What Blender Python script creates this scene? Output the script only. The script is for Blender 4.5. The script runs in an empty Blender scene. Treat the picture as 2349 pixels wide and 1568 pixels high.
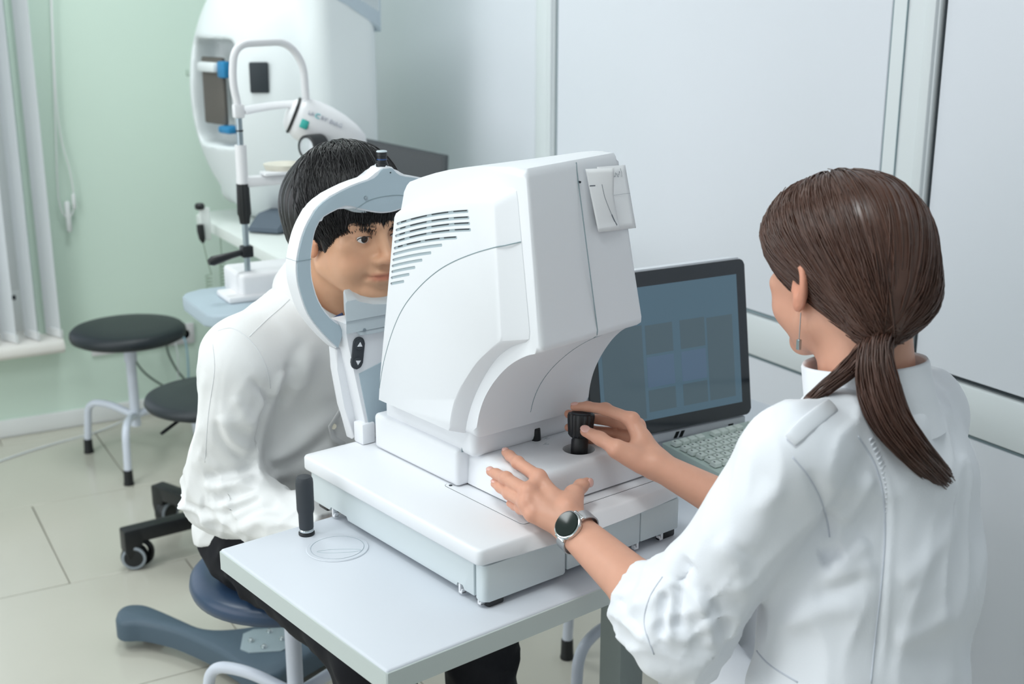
import bpy, bmesh, math, random
import numpy as np
from mathutils import Vector, Matrix

random.seed(7)
rng = np.random.default_rng(7)
scene = bpy.context.scene
COL = scene.collection
PI = math.pi

# ------------------------------------------------------------------ camera
CAM_H, CAM_PITCH, CAM_YAW, CAM_F = 1.55, math.radians(15.6), math.radians(-29.6), 2850.0
cam_data = bpy.data.cameras.new('camera')
cam_data.sensor_fit = 'HORIZONTAL'
cam_data.sensor_width = 36.0
cam_data.lens = CAM_F / 2349.0 * 36.0
cam_data.clip_start = 0.05
cam_data.dof.use_dof = True
cam_data.dof.focus_distance = 1.82
cam_data.dof.aperture_fstop = 5.0
cam = bpy.data.objects.new('camera', cam_data)
cam.location = (0, 0, CAM_H)
cam.rotation_euler = (PI / 2 - CAM_PITCH, 0, CAM_YAW)
COL.objects.link(cam)
scene.camera = cam

# ------------------------------------------------------------------ exposure, sky, lights
vs = scene.view_settings
vs.view_transform = 'Standard'
vs.look = 'None'
vs.exposure = -0.47
vs.gamma = 1.0
vs.use_curve_mapping = False

world = bpy.data.worlds.new('daylight')
scene.world = world
world.use_nodes = True
bg = world.node_tree.nodes['Background']
bg.inputs['Color'].default_value = (0.86, 0.92, 1.0, 1)
bg.inputs['Strength'].default_value = 1.0


def area_light(name, loc, rot, sx, sy, power, col):
    l = bpy.data.lights.new(name, 'AREA')
    l.shape = 'RECTANGLE'
    l.size, l.size_y, l.energy, l.color = sx, sy, power, col
    o = bpy.data.objects.new(name, l)
    o.location, o.rotation_euler = loc, rot
    COL.objects.link(o)
    return o


# daylight through the tall windows, one in the side wall (left of the frame), one in the green wall
area_light('daylight_side_window', (-2.25, 2.3, 1.45), (0, -PI / 2, 0), 1.9, 2.6, 42, (0.97, 0.965, 1.0))
area_light('fill_light_side_wall', (-2.25, -0.35, 1.45), (0, -PI / 2, 0), 1.9, 1.4, 12, (0.97, 0.965, 1.0))  # added fill from the left rear, through an unseen opening made for it
area_light('daylight_green_wall_window', (-0.75, 4.66, 1.35), (-PI / 2, 0, 0), 2.3, 1.8, 18, (0.94, 0.955, 1.0))

# ------------------------------------------------------------------ helpers


def srgb(c):
    c = [v / 255.0 for v in c]
    return [v / 12.92 if v <= 0.04045 else ((v + 0.055) / 1.055) ** 2.4 for v in c]


MATS = {}


def mat(name, col, rough=0.5, metal=0.0, spec=0.5, var=0.03, scale=6.0, bump=0.0, bscale=80.0, coat=0.0,
        trans=0.0, emit=None, sss=0.0, sheen=0.0, stretch=None):
    if name in MATS:
        return MATS[name]
    m = bpy.data.materials.new(name)
    m.use_nodes = True
    nt = m.node_tree
    b = nt.nodes['Principled BSDF']
    c = srgb(col)
    tc = nt.nodes.new('ShaderNodeTexCoord')
    src = tc.outputs['Object']
    if stretch:
        mp = nt.nodes.new('ShaderNodeMapping')
        mp.inputs['Scale'].default_value = stretch
        nt.links.new(src, mp.inputs['Vector'])
        src = mp.outputs['Vector']
    nz = nt.nodes.new('ShaderNodeTexNoise')
    nz.inputs['Scale'].default_value = scale
    nz.inputs['Detail'].default_value = 3
    nt.links.new(src, nz.inputs['Vector'])
    mx = nt.nodes.new('ShaderNodeMix')
    mx.data_type = 'RGBA'
    mx.inputs[6].default_value = [v * (1 - var) for v in c] + [1]
    mx.inputs[7].default_value = [min(1, v * (1 + var)) for v in c] + [1]
    nt.links.new(nz.outputs['Fac'], mx.inputs[0])
    nt.links.new(mx.outputs[2], b.inputs['Base Color'])
    b.inputs['Roughness'].default_value = rough
    b.inputs['Metallic'].default_value = metal
    b.inputs['Specular IOR Level'].default_value = spec
    b.inputs['Coat Weight'].default_value = coat
    b.inputs['Transmission Weight'].default_value = trans
    b.inputs['Sheen Weight'].default_value = sheen
    if sss:
        b.inputs['Subsurface Weight'].default_value = sss
        b.inputs['Subsurface Radius'].default_value = (0.012, 0.005, 0.003)
        b.inputs['Subsurface Scale'].default_value = 1.0
    if emit:
        b.inputs['Emission Color'].default_value = srgb(emit[0]) + [1]
        b.inputs['Emission Strength'].default_value = emit[1]
    if bump:
        n2 = nt.nodes.new('ShaderNodeTexNoise')
        n2.inputs['Scale'].default_value = bscale
        n2.inputs['Detail'].default_value = 4
        nt.links.new(src, n2.inputs['Vector'])
        bp = nt.nodes.new('ShaderNodeBump')
        bp.inputs['Strength'].default_value = bump
        bp.inputs['Distance'].default_value = 0.002
        nt.links.new(n2.outputs['Fac'], bp.inputs['Height'])
        nt.links.new(bp.outputs['Normal'], b.inputs['Normal'])
    MATS[name] = m
    return m


def tag(o, label=None, cat=None, group=None, kind=None):
    if label:
        o['label'] = label
    if cat:
        o['category'] = cat
    if group:
        o['group'] = group
    if kind:
        o['kind'] = kind
    return o


def empty(name, loc=(0, 0, 0), rz=0.0, parent=None):
    o = bpy.data.objects.new(name, None)
    o.empty_display_size = 0.05
    o.location, o.rotation_euler = loc, (0, 0, rz)
    COL.objects.link(o)
    o.parent = parent
    return o


def link_mesh(name, me, m, parent=None, loc=None, smooth=True, angle=40):
    if m is not None and not me.materials:
        me.materials.append(m)
    if smooth:
        me.polygons.foreach_set('use_smooth', [True] * len(me.polygons))
        if angle < 180:
            me.set_sharp_from_angle(angle=math.radians(angle))
    o = bpy.data.objects.new(name, me)
    COL.objects.link(o)
    if parent is not None:
        o.parent = parent
    if loc is not None:
        o.location = loc
    return o


def ob(name, bm, m, parent=None, loc=None, smooth=True, angle=40):
    bmesh.ops.recalc_face_normals(bm, faces=bm.faces)
    me = bpy.data.meshes.new(name)
    bm.to_mesh(me)
    bm.free()
    return link_mesh(name, me, m, parent, loc, smooth, angle)


def again(o, parent=None, loc=None, rz=None):
    """a copy of one object that shares its mesh"""
    c = o.copy()
    COL.objects.link(c)
    c.parent = parent
    if loc is not None:
        c.location = loc
    if rz is not None:
        c.rotation_euler = (0, 0, rz)
    return c


def copy_tree(o, parent=None):
    kids = list(o.children)
    c = o.copy()
    COL.objects.link(c)
    c.parent = parent
    for k in kids:
        copy_tree(k, c)
    return c


def NB():
    return bmesh.new()


def box(bm, a, b, bev=0.0, seg=2):
    a, b = Vector(a), Vector(b)
    g = bmesh.ops.create_cube(bm, size=1.0)
    for v in g['verts']:
        v.co = Vector(((a[i] + b[i]) / 2 + v.co[i] * (b[i] - a[i]) for i in range(3)))
    if bev:
        es = list({e for v in g['verts'] for e in v.link_edges})
        bmesh.ops.bevel(bm, geom=es, offset=bev, segments=seg, profile=0.5, affect='EDGES')
    return bm


def frame_for(d):
    d = Vector(d).normalized()
    u = d.orthogonal().normalized()
    return u, d.cross(u)


def tube(bm, pts, r, n=10, cap=True, closed=False, flat=1.0):
    """round bar along a polyline; r a number or a list"""
    pts = [Vector(p) for p in pts]
    rs = r if isinstance(r, (list, tuple)) else [r] * len(pts)
    u = None
    rings = []
    for i, p in enumerate(pts):
        if closed:
            d = pts[(i + 1) % len(pts)] - pts[i - 1]
        else:
            d = pts[min(i + 1, len(pts) - 1)] - pts[max(i - 1, 0)]
        d.normalize()
        if u is None:
            u = d.orthogonal().normalized()
        u = (u - d * u.dot(d)).normalized()
        w = d.cross(u)
        rings.append([bm.verts.new(p + (u * math.cos(a) + w * math.sin(a) * flat) * rs[i])
                      for a in (2 * PI * k / n for k in range(n))])
    m = len(rings)
    for i in range(m if closed else m - 1):
        A, B = rings[i], rings[(i + 1) % m]
        for k in range(n):
            bm.faces.new((A[k], A[(k + 1) % n], B[(k + 1) % n], B[k]))
    if cap and not closed:
        bm.faces.new(rings[0][::-1])
        bm.faces.new(rings[-1])
    return bm


def arc_path(pts, rad, n=6):
    """polyline with rounded corners"""
    pts = [Vector(p) for p in pts]
    out = [pts[0]]
    for i in range(1, len(pts) - 1):
        a, b, c = pts[i - 1], pts[i], pts[i + 1]
        da, dc = (a - b), (c - b)
        r = min(rad, da.length * 0.49, dc.length * 0.49)
        p, q = b + da.normalized() * r, b + dc.normalized() * r
        for k in range(n + 1):
            t = k / n
            out.append(p * (1 - t) ** 2 + b * 2 * t * (1 - t) + q * t * t)
    out.append(pts[-1])
    return out


def spline(pts, n=8, closed=False):
    """Catmull-Rom through the points"""
    P = [Vector(p) for p in pts]
    m = len(P)
    out = []
    for i in range(m if closed else m - 1):
        if closed:
            a, b, c, d = P[i - 1], P[i], P[(i + 1) % m], P[(i + 2) % m]
        else:
            a, b, c, d = P[max(i - 1, 0)], P[i], P[i + 1], P[min(i + 2, m - 1)]
        for k in range(n):
            t = k / n
            out.append(0.5 * ((2 * b) + (c - a) * t + (2 * a - 5 * b + 4 * c - d) * t * t + (3 * b - a - 3 * c + d) * t ** 3))
    if not closed:
        out.append(P[-1])
    return out


def lathe(bm, prof, n=24, c=(0, 0, 0), axis='z', cap=True):
    c = Vector(c)
    rings = []
    for r, h in prof:
        ring = []
        for k in range(n):
            a = 2 * PI * k / n
            x, y = r * math.cos(a), r * math.sin(a)
            p = {'z': (x, y, h), 'y': (x, h, y), 'x': (h, x, y)}[axis]
            ring.append(bm.verts.new(c + Vector(p)))
        rings.append(ring)
    for A, B in zip(rings[:-1], rings[1:]):
        for k in range(n):
            bm.faces.new((A[k], A[(k + 1) % n], B[(k + 1) % n], B[k]))
    if cap:
        bm.faces.new(rings[0][::-1])
        bm.faces.new(rings[-1])
    return bm


def prism(bm, poly, axis, h0, h1, bev=0.0, seg=2, bev_sides=False):
    """polygon (2-D) swept along an axis; caps are n-gons, rims bevelled"""
    def P(p, h):
        return {'x': (h, p[0], p[1]), 'y': (p[0], h, p[1]), 'z': (p[0], p[1], h)}[axis]
    A = [bm.verts.new(P(p, h0)) for p in poly]
    B = [bm.verts.new(P(p, h1)) for p in poly]
    n = len(poly)
    fa, fb = bm.faces.new(A[::-1]), bm.faces.new(B)
    for k in range(n):
        bm.faces.new((A[k], A[(k + 1) % n], B[(k + 1) % n], B[k]))
    if bev:
        es = list(set(fa.edges) | set(fb.edges))
        if bev_sides:
            es = list({e for v in A + B for e in v.link_edges})
        bmesh.ops.bevel(bm, geom=es, offset=bev, segments=seg, profile=0.5, affect='EDGES')
    return bm


def loft(bm, loops, cap=True):
    R = [[bm.verts.new(p) for p in l] for l in loops]
    n = len(R[0])
    for A, B in zip(R[:-1], R[1:]):
        for k in range(n):
            bm.faces.new((A[k], A[(k + 1) % n], B[(k + 1) % n], B[k]))
    if cap:
        bm.faces.new(R[0][::-1])
        bm.faces.new(R[-1])
    return bm


def rrect(x0, y0, x1, y1, r, n=5):
    out = []
    for cx, cy, a0 in ((x1 - r, y1 - r, 0), (x0 + r, y1 - r, 90), (x0 + r, y0 + r, 180), (x1 - r, y0 + r, 270)):
        for k in range(n + 1):
            a = math.radians(a0 + 90 * k / n)
            out.append((cx + r * math.cos(a), cy + r * math.sin(a)))
    return out


def text_part(name, s, size, m, parent, matrix, depth=0.0003, align='CENTER'):
    cu = bpy.data.curves.new(name, 'FONT')
    cu.body, cu.size, cu.extrude = s, size, depth
    cu.align_x, cu.align_y = align, 'CENTER'
    cu.resolution_u = 2
    t = bpy.data.objects.new(name, cu)
    COL.objects.link(t)
    bpy.context.view_layer.update()
    me = bpy.data.meshes.new_from_object(t.evaluated_get(bpy.context.evaluated_depsgraph_get()))
    bpy.data.objects.remove(t)
    me.transform(matrix)
    return link_mesh(name, me, m, parent, smooth=False)


def cut(o, cutter_bm):
    """boolean-difference a temporary cutter out of one mesh object"""
    me = bpy.data.meshes.new('cutter')
    bmesh.ops.recalc_face_normals(cutter_bm, faces=cutter_bm.faces)
    cutter_bm.to_mesh(me)
    cutter_bm.free()
    c = bpy.data.objects.new('cutter', me)
    COL.objects.link(c)
    c.parent = o.parent
    md = o.modifiers.new('cut', 'BOOLEAN')
    md.object, md.operation, md.solver = c, 'DIFFERENCE', 'EXACT'
    bpy.context.view_layer.update()
    res = bpy.data.meshes.new_from_object(o.evaluated_get(bpy.context.evaluated_depsgraph_get()))
    o.modifiers.clear()
    o.data = res
    res.polygons.foreach_set('use_smooth', [True] * len(res.polygons))
    res.set_sharp_from_angle(angle=math.radians(30))
    bpy.data.objects.remove(c)


# a viewing ray helper used while laying out: the world point a given distance into the room from the camera station
_fw = np.array([-math.sin(CAM_YAW) * math.cos(CAM_PITCH), math.cos(CAM_YAW) * math.cos(CAM_PITCH), -math.sin(CAM_PITCH)])
_rt = np.array([math.cos(CAM_YAW), math.sin(CAM_YAW), 0.0])
_up = np.cross(_rt, _fw)
_C = np.array([0, 0, CAM_H])


def at_depth(u, v, d):
    return _C + (_fw + _rt * (u - 1174.5) / CAM_F - _up * (v - 784.0) / CAM_F) * d


def at_height(u, v, z):
    r = _fw + _rt * (u - 1174.5) / CAM_F - _up * (v - 784.0) / CAM_F
    return _C + r * ((z - CAM_H) / r[2])


# ------------------------------------------------------------------ materials
m_green = mat('pale_green_paint', (213, 232, 219), 0.75, var=0.02, scale=2, bump=0.05, bscale=300)
m_wall = mat('white_laminate', (226, 229, 236), 0.38, var=0.01, scale=1.5)
m_frame = mat('white_aluminium_frame', (226, 231, 233), 0.35, var=0.01)
m_groove = mat('dark_gasket', (40, 48, 54), 0.6)
m_line = mat('grey_seam', (132, 150, 156), 0.6)
m_white = mat('white_paint', (232, 234, 234), 0.5, var=0.01)
m_tile = mat('beige_gloss_tile', (198, 196, 184), 0.16, var=0.05, scale=2.5, spec=0.5)
m_grout = mat('tile_grout', (150, 146, 134), 0.9)
m_dev = mat('instrument_white', (234, 236, 240), 0.42, var=0.006, bump=0.015, bscale=900)
m_dev2 = mat('instrument_pale_grey', (194, 205, 211), 0.45, var=0.01, bump=0.015, bscale=900)
m_base = mat('instrument_base_grey', (208, 217, 220), 0.5, var=0.01, bump=0.02, bscale=900)
m_ring = mat('headrest_grey', (170, 187, 197), 0.45, var=0.01)
m_slot = mat('vent_groove_grey', (176, 190, 196), 0.6)
m_black = mat('black_plastic', (24, 26, 29), 0.42, var=0.05)
m_rubber = mat('dark_rubber', (52, 57, 63), 0.6, var=0.04, bump=0.05, bscale=400)
m_chrome = mat('chrome', (205, 210, 212), 0.15, metal=1.0, var=0.01)
m_steel = mat('brushed_steel', (160, 172, 178), 0.3, metal=1.0, var=0.03)
m_table = mat('table_laminate', (208, 213, 221), 0.45, var=0.01, bump=0.02, bscale=600)
m_edge = mat('table_edge_band', (192, 201, 199), 0.55, var=0.01)
m_tube = mat('white_enamel_tube', (216, 222, 234), 0.3, var=0.01)
m_vinyl = mat('dark_vinyl', (28, 36, 42), 0.45, var=0.05, bump=0.06, bscale=500)
m_blue_vinyl = mat('blue_grey_vinyl', (46, 68, 96), 0.34, var=0.04, bump=0.06, bscale=500)
m_foot = mat('blue_grey_casting', (74, 92, 106), 0.5, var=0.04, bump=0.05, bscale=300)
m_foot_plate = mat('pale_grey_plate', (150, 166, 172), 0.45, var=0.02)
m_paper = mat('paper', (242, 243, 245), 0.8, var=0.01)
m_ink = mat('ink', (110, 116, 126), 0.8)

# ================================================================== THE ROOM
GW, WW, LW, BW, CH = 4.62, 1.98, -2.3, -1.6, 2.75      # green wall y, white wall x, side wall x, wall behind the camera y, ceiling
TS = 0.6167

floor = ob('floor', box(NB(), (LW, BW, -0.06), (WW, GW, -0.006)), m_grout)
tag(floor, 'floor of large glossy beige tiles', kind='structure')
# each tile a piece of its own, laid in half-bond rows
tile_mesh = ob('tile', box(NB(), (0, 0, -0.008), (TS - 0.003, TS - 0.003, 0.0), 0.0012, 1), m_tile, floor, (0, 0, -5))
first = True
for r in range(9):
    y = 4.525 - (r + 1) * TS
    if r == 0:
        pass
    off = 0.797 if r % 2 == 0 else 0.480
    for k in range(-5, 3):
        x0 = off + k * TS
        if x0 + TS < LW + 0.2 or x0 > WW - 0.02 or y < -0.6:
            continue
        w = min(TS, WW - x0) - 0.003
        if w < TS - 0.01:
            ob('tile', box(NB(), (0, 0, -0.008), (w, TS - 0.003, 0.0), 0.0012, 1), m_tile, floor, (x0, y, 0))
        elif first:
            tile_mesh.location = (x0, y, 0)
            first = False
        else:
            again(tile_mesh, floor, (x0, y, 0))
# the cut row against the green wall
for k in range(-4, 3):
    x0 = 0.480 + k * TS
    w = min(TS, WW - x0) - 0.003
    if w > 0.05:
        ob('tile', box(NB(), (0, 0, -0.008), (w, GW - 4.525 - 0.002, 0.0), 0.0012, 1), m_tile, floor, (x0, 4.525, 0))

# green wall with the window opening
WX0, WX1, WZ0, WZ1 = -1.75, 0.655, 0.365, 2.25
bm = NB()
box(bm, (WX1, GW, 0), (WW + 0.1, GW + 0.16, CH))
box(bm, (LW - 0.1, GW, 0), (WX0, GW + 0.16, CH))
box(bm, (WX0, GW, 0), (WX1, GW + 0.16, WZ0))
box(bm, (WX0, GW, WZ1), (WX1, GW + 0.16, CH))
tag(ob('wall_back', bm, m_green), 'pale green painted wall with a low window', kind='structure')
bm = NB()
box(bm, (LW - 0.1, BW, 0), (LW, -1.05, CH))
box(bm, (LW - 0.1, 0.35, 0), (LW, 1.0, CH))
box(bm, (LW - 0.1, -1.05, 0), (LW, 0.35, 0.5))  # this opening is made up for the added fill light
box(bm, (LW - 0.1, -1.05, 2.4), (LW, 0.35, CH))
box(bm, (LW - 0.1, 3.6, 0), (LW, GW, CH))
box(bm, (LW - 0.1, 1.0, 0), (LW, 3.6, 0.5))
box(bm, (LW - 0.1, 1.0, 2.4), (LW, 3.6, CH))
tag(ob('wall_left', bm, m_green), 'pale green side wall with a wide window and an added opening for fill light', kind='structure')
tag(ob('wall_rear', box(NB(), (LW, BW - 0.1, 0), (WW, BW, CH)), mat('rear_wall_paint', (205, 211, 214), 0.8)), 'white rear wall', kind='structure')
tag(ob('ceiling', box(NB(), (LW, BW, CH), (WW, GW, CH + 0.1)), m_white), 'white ceiling', kind='structure')
bb = ob('baseboard_back', box(NB(), (LW, GW - 0.014, 0.004), (WW, GW, 0.066), 0.004, 2), m_white)
tag(bb, 'white baseboard along the green wall', kind='structure')

# white panelled partition on the right: slab, panels, rails and uprights
wall = ob('wall_right', box(NB(), (WW + 0.012, BW, 0), (WW + 0.1, GW, CH)), m_frame)
tag(wall, 'white partition of framed glossy panels', kind='structure')
PY = [(3.34, GW), (1.905, 3.225), (0.55, 1.775)]
for y0, y1 in PY:
    for z0, z1 in ((0.795, CH - 0.08), (0.06, 0.688)):
        ob('panel', box(NB(), (WW + 0.004, y0 + 0.006, z0 + 0.006), (WW + 0.018, y1 - 0.006, z1 - 0.006), 0.002, 1), m_wall, wall)
        g = NB()
        for a, b in (((y0, z0), (y1, z0 + 0.005)), ((y0, z1 - 0.005), (y1, z1)), ((y0, z0), (y0 + 0.005, z1)), ((y1 - 0.005, z0), (y1, z1))):
            box(g, (WW + 0.005, a[0], a[1]), (WW + 0.013, b[0], b[1]))
        ob('panel_gasket', g, m_groove if y0 < 1 and z0 > 0.5 else m_line, wall)
ob('rail', box(NB(), (WW - 0.004, BW, 0.692), (WW + 0.014, GW, 0.791), 0.003, 2), m_frame, wall)
for y0, y1 in ((3.229, 3.336), (1.779, 1.901)):
    ob('upright', box(NB(), (WW - 0.003, y0, 0.02), (WW + 0.014, y1, CH - 0.02), 0.003, 2), m_frame, wall)
    ob('upright_bead', box(NB(), (WW - 0.012, y0 + 0.004, 0.8), (WW, y0 + 0.028, CH - 0.03), 0.003, 2), m_frame, wall)
bm = NB()
box(bm, (WW - 0.0065, 1.86, 0.8), (WW - 0.003, 1.862, CH - 0.05))
ob('joint', bm, m_line, wall)

# ceiling lamps: white trays with a luminous diffuser; the light itself is the lamp's own area light
m_diff = mat('lamp_diffuser', (250, 252, 255), 0.6, emit=((250, 252, 255), 3.0))
for i, (x, y, w) in enumerate(((-0.75, 2.9, 'over the stool row'), (0.9, 3.45, 'over the perimeter table'), (0.25, 1.0, 'over the examination table'), (-1.1, 1.5, 'by the side window'))):
    L = empty('ceiling_lamp', (x, y, CH))
    tag(L, 'square white recessed ceiling lamp ' + w, 'lamp', 'ceiling lamps')
    ob('tray', box(NB(), (-0.3, -0.3, -0.03), (0.3, 0.3, -0.002), 0.005, 2), m_white, L)
    ob('diffuser', box(NB(), (-0.27, -0.27, -0.034), (0.27, 0.27, -0.028), 0.002, 1), m_diff, L)
    area_light('ceiling_lamp_light', (x, y, CH - 0.04), (0, 0, 0), 0.54, 0.54, (20, 18, 17, 12)[i], (0.93, 1.0, 1.0))

# window in the green wall
win = empty('window_1', ((WX0 + WX1) / 2, GW, WZ0))
tag(win, 'white framed window behind vertical blinds', kind='structure')
hw, hh = (WX1 - WX0) / 2, WZ1 - WZ0
m_glass = mat('window_glass', (220, 235, 242), 0.03, trans=1.0, var=0.0)
bm = NB()
for a, b in (((-hw, 0), (hw, 0.16)), ((-hw, hh - 0.06), (hw, hh)), ((-hw, 0.16), (-hw + 0.06, hh - 0.06)), ((hw - 0.075, 0.16), (hw, hh - 0.06)), ((-0.05, 0.16), (0.05, hh - 0.06))):
    box(bm, (a[0], 0.075, a[1]), (b[0], 0.125, b[1]), 0.004, 2)
ob('window_frame', bm, m_white, win)
for a, b in ((-hw + 0.06, -0.05), (0.05, hw - 0.075)):
    ob('pane', box(NB(), (a, 0.095, 0.16), (b, 0.101, hh - 0.06)), m_glass, win)
ob('gasket', box(NB(), (0.08, 0.072, 0.122), (hw - 0.055, 0.078, 0.139), 0.002, 1), m_groove, win)
ob('latch', box(NB(), (hw - 0.035, 0.064, 0.068), (hw - 0.028, 0.078, 0.085), 0.002, 1), m_line, win)
sill = ob('window_sill', prism(NB(), rrect(-0.13, -0.025, 0.09, 0.025, 0.02), 'x', -hw - 0.03, hw + 0.065, 0.004), mat('sill_white', (236, 233, 228), 0.4), win, (0, 0, -0.022))

# vertical blind: tracks out of view, slats, bottom weights and a looped pull chain
blind = empty('vertical_blind', (0.1, GW - 0.07, WZ0))
tag(blind, 'white vertical blind slats hanging before the window', 'blind')
m_slat = mat('blind_fabric', (226, 230, 232), 0.75, var=0.02, bump=0.08, bscale=200)
ob('head_rail', box(NB(), (-1.75, -0.02, 1.93), (0.72, 0.03, 1.98), 0.004, 2), m_white, blind)
def slat_bm():
    b = NB()
    P = [(-0.045, -0.006), (-0.022, 0.0015), (0.0, 0.004), (0.022, 0.0015), (0.045, -0.006)]
    loop = [(x, y) for x, y in P] + [(x, y - 0.0016) for x, y in P[::-1]]
    prism(b, loop, 'z', 0.0, 1.92)
    return b
s0 = None
for k in range(31):
    x = 0.600 - 0.075 * k
    ang = math.radians(66 + 4 * math.sin(k * 1.7))
    if s0 is None:
        s0 = ob('slat', slat_bm(), m_slat, blind, (x, 0, 0.012), angle=60)
        s0.rotation_euler = (0, 0, -ang)
        w0 = ob('bottom_weight', box(NB(), (-0.045, -0.005, 0.0), (0.045, 0.004, 0.03), 0.002, 1), m_white, s0, (0, 0, -0.006))
    else:
        s = again(s0, blind, (x, 0, 0.012), -ang)
        again(w0, s, (0, 0, -0.006))

chain = empty('blind_pull_chain', (0.79, GW - 0.03, 0.74))
tag(chain, 'thin looped white pull chain with weight hanging on the green wall', 'chain')
bm = NB()
tube(bm, spline([(0.035, 0, 1.2), (-0.008, 0, 0.45), (-0.024, 0, 0.2), (-0.024, 0, 0.09), (0.0, 0, 0.045), (0.024, 0, 0.09), (0.022, 0, 0.2), (-0.002, 0, 0.45), (0.04, 0, 1.2)], 8), 0.0026, 5)
ob('loop', bm, m_white, chain)
ob('weight', lathe(NB(), [(0.006, -0.005), (0.0095, 0.0), (0.0095, 0.1), (0.006, 0.105)], 12, (0.0, 0, 0.0)), m_white, chain)
ob('connector', lathe(NB(), [(0.004, 0.075), (0.007, 0.08), (0.007, 0.125), (0.004, 0.13)], 10, (0.024, 0, 0)), m_white, chain)

# socket strip
soc = empty('socket_strip', (1.02, GW, 0.30))
tag(soc, 'long white wall socket strip on the green wall behind the stool', 'socket')
m_sock = mat('socket_white', (226, 224, 226), 0.4)
ob('plate', box(NB(), (-0.19, -0.012, -0.04), (0.195, 0, 0.04), 0.005, 2), m_sock, soc)
for k in range(5):
    x = -0.152 + 0.077 * k
    q = ob('outlet', lathe(NB(), [(0.026, 0.0), (0.026, -0.003), (0.021, -0.003), (0.020, 0.004)], 20, (x, -0.012, 0), 'y'), m_sock, soc)
    h = NB()
    for s in (-1, 1):
        lathe(h, [(0.0028, -0.0145), (0.0028, -0.0105)], 8, (x + s * 0.0095, 0, 0.0), 'y')
    ob('pin_hole', h, m_groove, q)

def cable(name, label, pts, r, m, n=8):
    o = ob(name, tube(NB(), spline(pts, 8), r, n), m)
    return tag(o, label, 'cable')

m_cab_dark = mat('dark_cable', (78, 92, 84), 0.5)
m_cab_white = mat('white_cable', (218, 222, 224), 0.5)
m_cab_blue = mat('blue_network_cable', (150, 186, 200), 0.5)
for x, nm, m, lab in ((1.02, 'plug', m_black, 0), ):
    p = ob('power_plug', box(NB(), (1.075, GW - 0.05, 0.275), (1.115, GW - 0.0125, 0.30), 0.006, 2), m_black)
    tag(p, 'black power plug in the socket strip under the stool seat', 'plug')
cable('power_cable', 'thick dark cable running down from the stool pole along the green wall', [(0.965, GW - 0.03, 0.262), (1.0, GW - 0.05, 0.19), (1.06, GW - 0.05, 0.13), (1.14, GW - 0.04, 0.07), (1.25, GW - 0.04, 0.03)], 0.004, m_cab_dark)
cable('power_cable', 'dark cable dropping from the black plug', [(1.095, GW - 0.055, 0.28), (1.10, GW - 0.06, 0.24), (1.13, GW - 0.05, 0.17), (1.17, GW - 0.04, 0.11), (1.2, GW - 0.04, 0.05)], 0.004, m_cab_dark)
cable('thin_cable', 'thin white cable hanging from the socket strip', [(1.135, GW - 0.02, 0.29), (1.135, GW - 0.05, 0.22), (1.13, GW - 0.05, 0.12), (1.15, GW - 0.05, 0.02)], 0.0022, m_cab_white)
cable('network_cable', 'pale blue network cable hanging from the socket strip', [(1.15, GW - 0.018, 0.30), (1.165, GW - 0.045, 0.295), (1.172, GW - 0.05, 0.23), (1.17, GW - 0.05, 0.1), (1.18, GW - 0.05, 0.015)], 0.0038, m_cab_blue)
cable('floor_cable', 'thin white cable lying on the tiles along the baseboard', [(0.2, 4.2, 0.004), (0.45, 4.36, 0.004), (0.62, 4.44, 0.004), (0.8, 4.50, 0.004), (0.98, 4.56, 0.03), (1.2, 4.59, 0.075), (1.4, 4.6, 0.08)], 0.0035, m_cab_white)

# ================================================================== EXAMINATION TABLE AND INSTRUMENT
TA = math.radians(9.5)                      # the table stands slightly askew to the walls
TZ = 0.75
DO = Vector((0.725, 1.341, TZ))             # front left foot of the instrument, on the table top
_tx = Vector((math.cos(TA), math.sin(TA), 0))
_ty = Vector((-math.sin(TA), math.cos(TA), 0))


def dev(x, y, z):
    """instrument frame -> world"""
    return DO + _tx * x + _ty * y + Vector((0, 0, z))


TX0, TX1, TY0, TY1 = -0.197, 0.98, -0.049, 0.402
table = empty('examination_table', dev(0.4, 0.2, -TZ), TA)
tag(table, 'white laminate examination table carrying the eye instrument, on a grey column', 'table')
def tb(x, y, z=0.0):
    return (x - 0.4, y - 0.2, z + TZ)
top = ob('table_top', box(NB(), tb(TX0, TY0, -0.034), tb(TX1, TY1, 0), 0.004, 3), m_table, table)
bm = NB()
for a, b in (((TX0 - 0.001, TY0, -0.0335), (TX0 + 0.002, TY1, -0.003)), ((TX0, TY0 - 0.001, -0.0335), (TX1, TY0 + 0.002, -0.003))):
    box(bm, tb(*a), tb(*b), 0.001, 1)
ob('edge_band', bm, m_edge, table)
m_col1 = mat('column_grey', (150, 160, 158), 0.5)
ob('column', box(NB(), tb(0.47, 0.22, -TZ + 0.05), tb(0.53, 0.275, -0.034), 0.004, 2), m_col1, table)
ob('column_sleeve', box(NB(), tb(0.464, 0.214, -TZ + 0.05), tb(0.536, 0.281, -0.50), 0.004, 2), m_col1, table)
ob('floor_foot', box(NB(), tb(0.25, 0.14, -TZ + 0.0), tb(0.66, 0.38, -TZ + 0.05), 0.02, 3), mat('foot_pale', (190, 204, 212), 0.5), table)
ob('bracket', box(NB(), tb(0.3, 0.1, -0.055), tb(0.62, 0.36, -0.034), 0.004, 2), m_col1, table)
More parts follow.
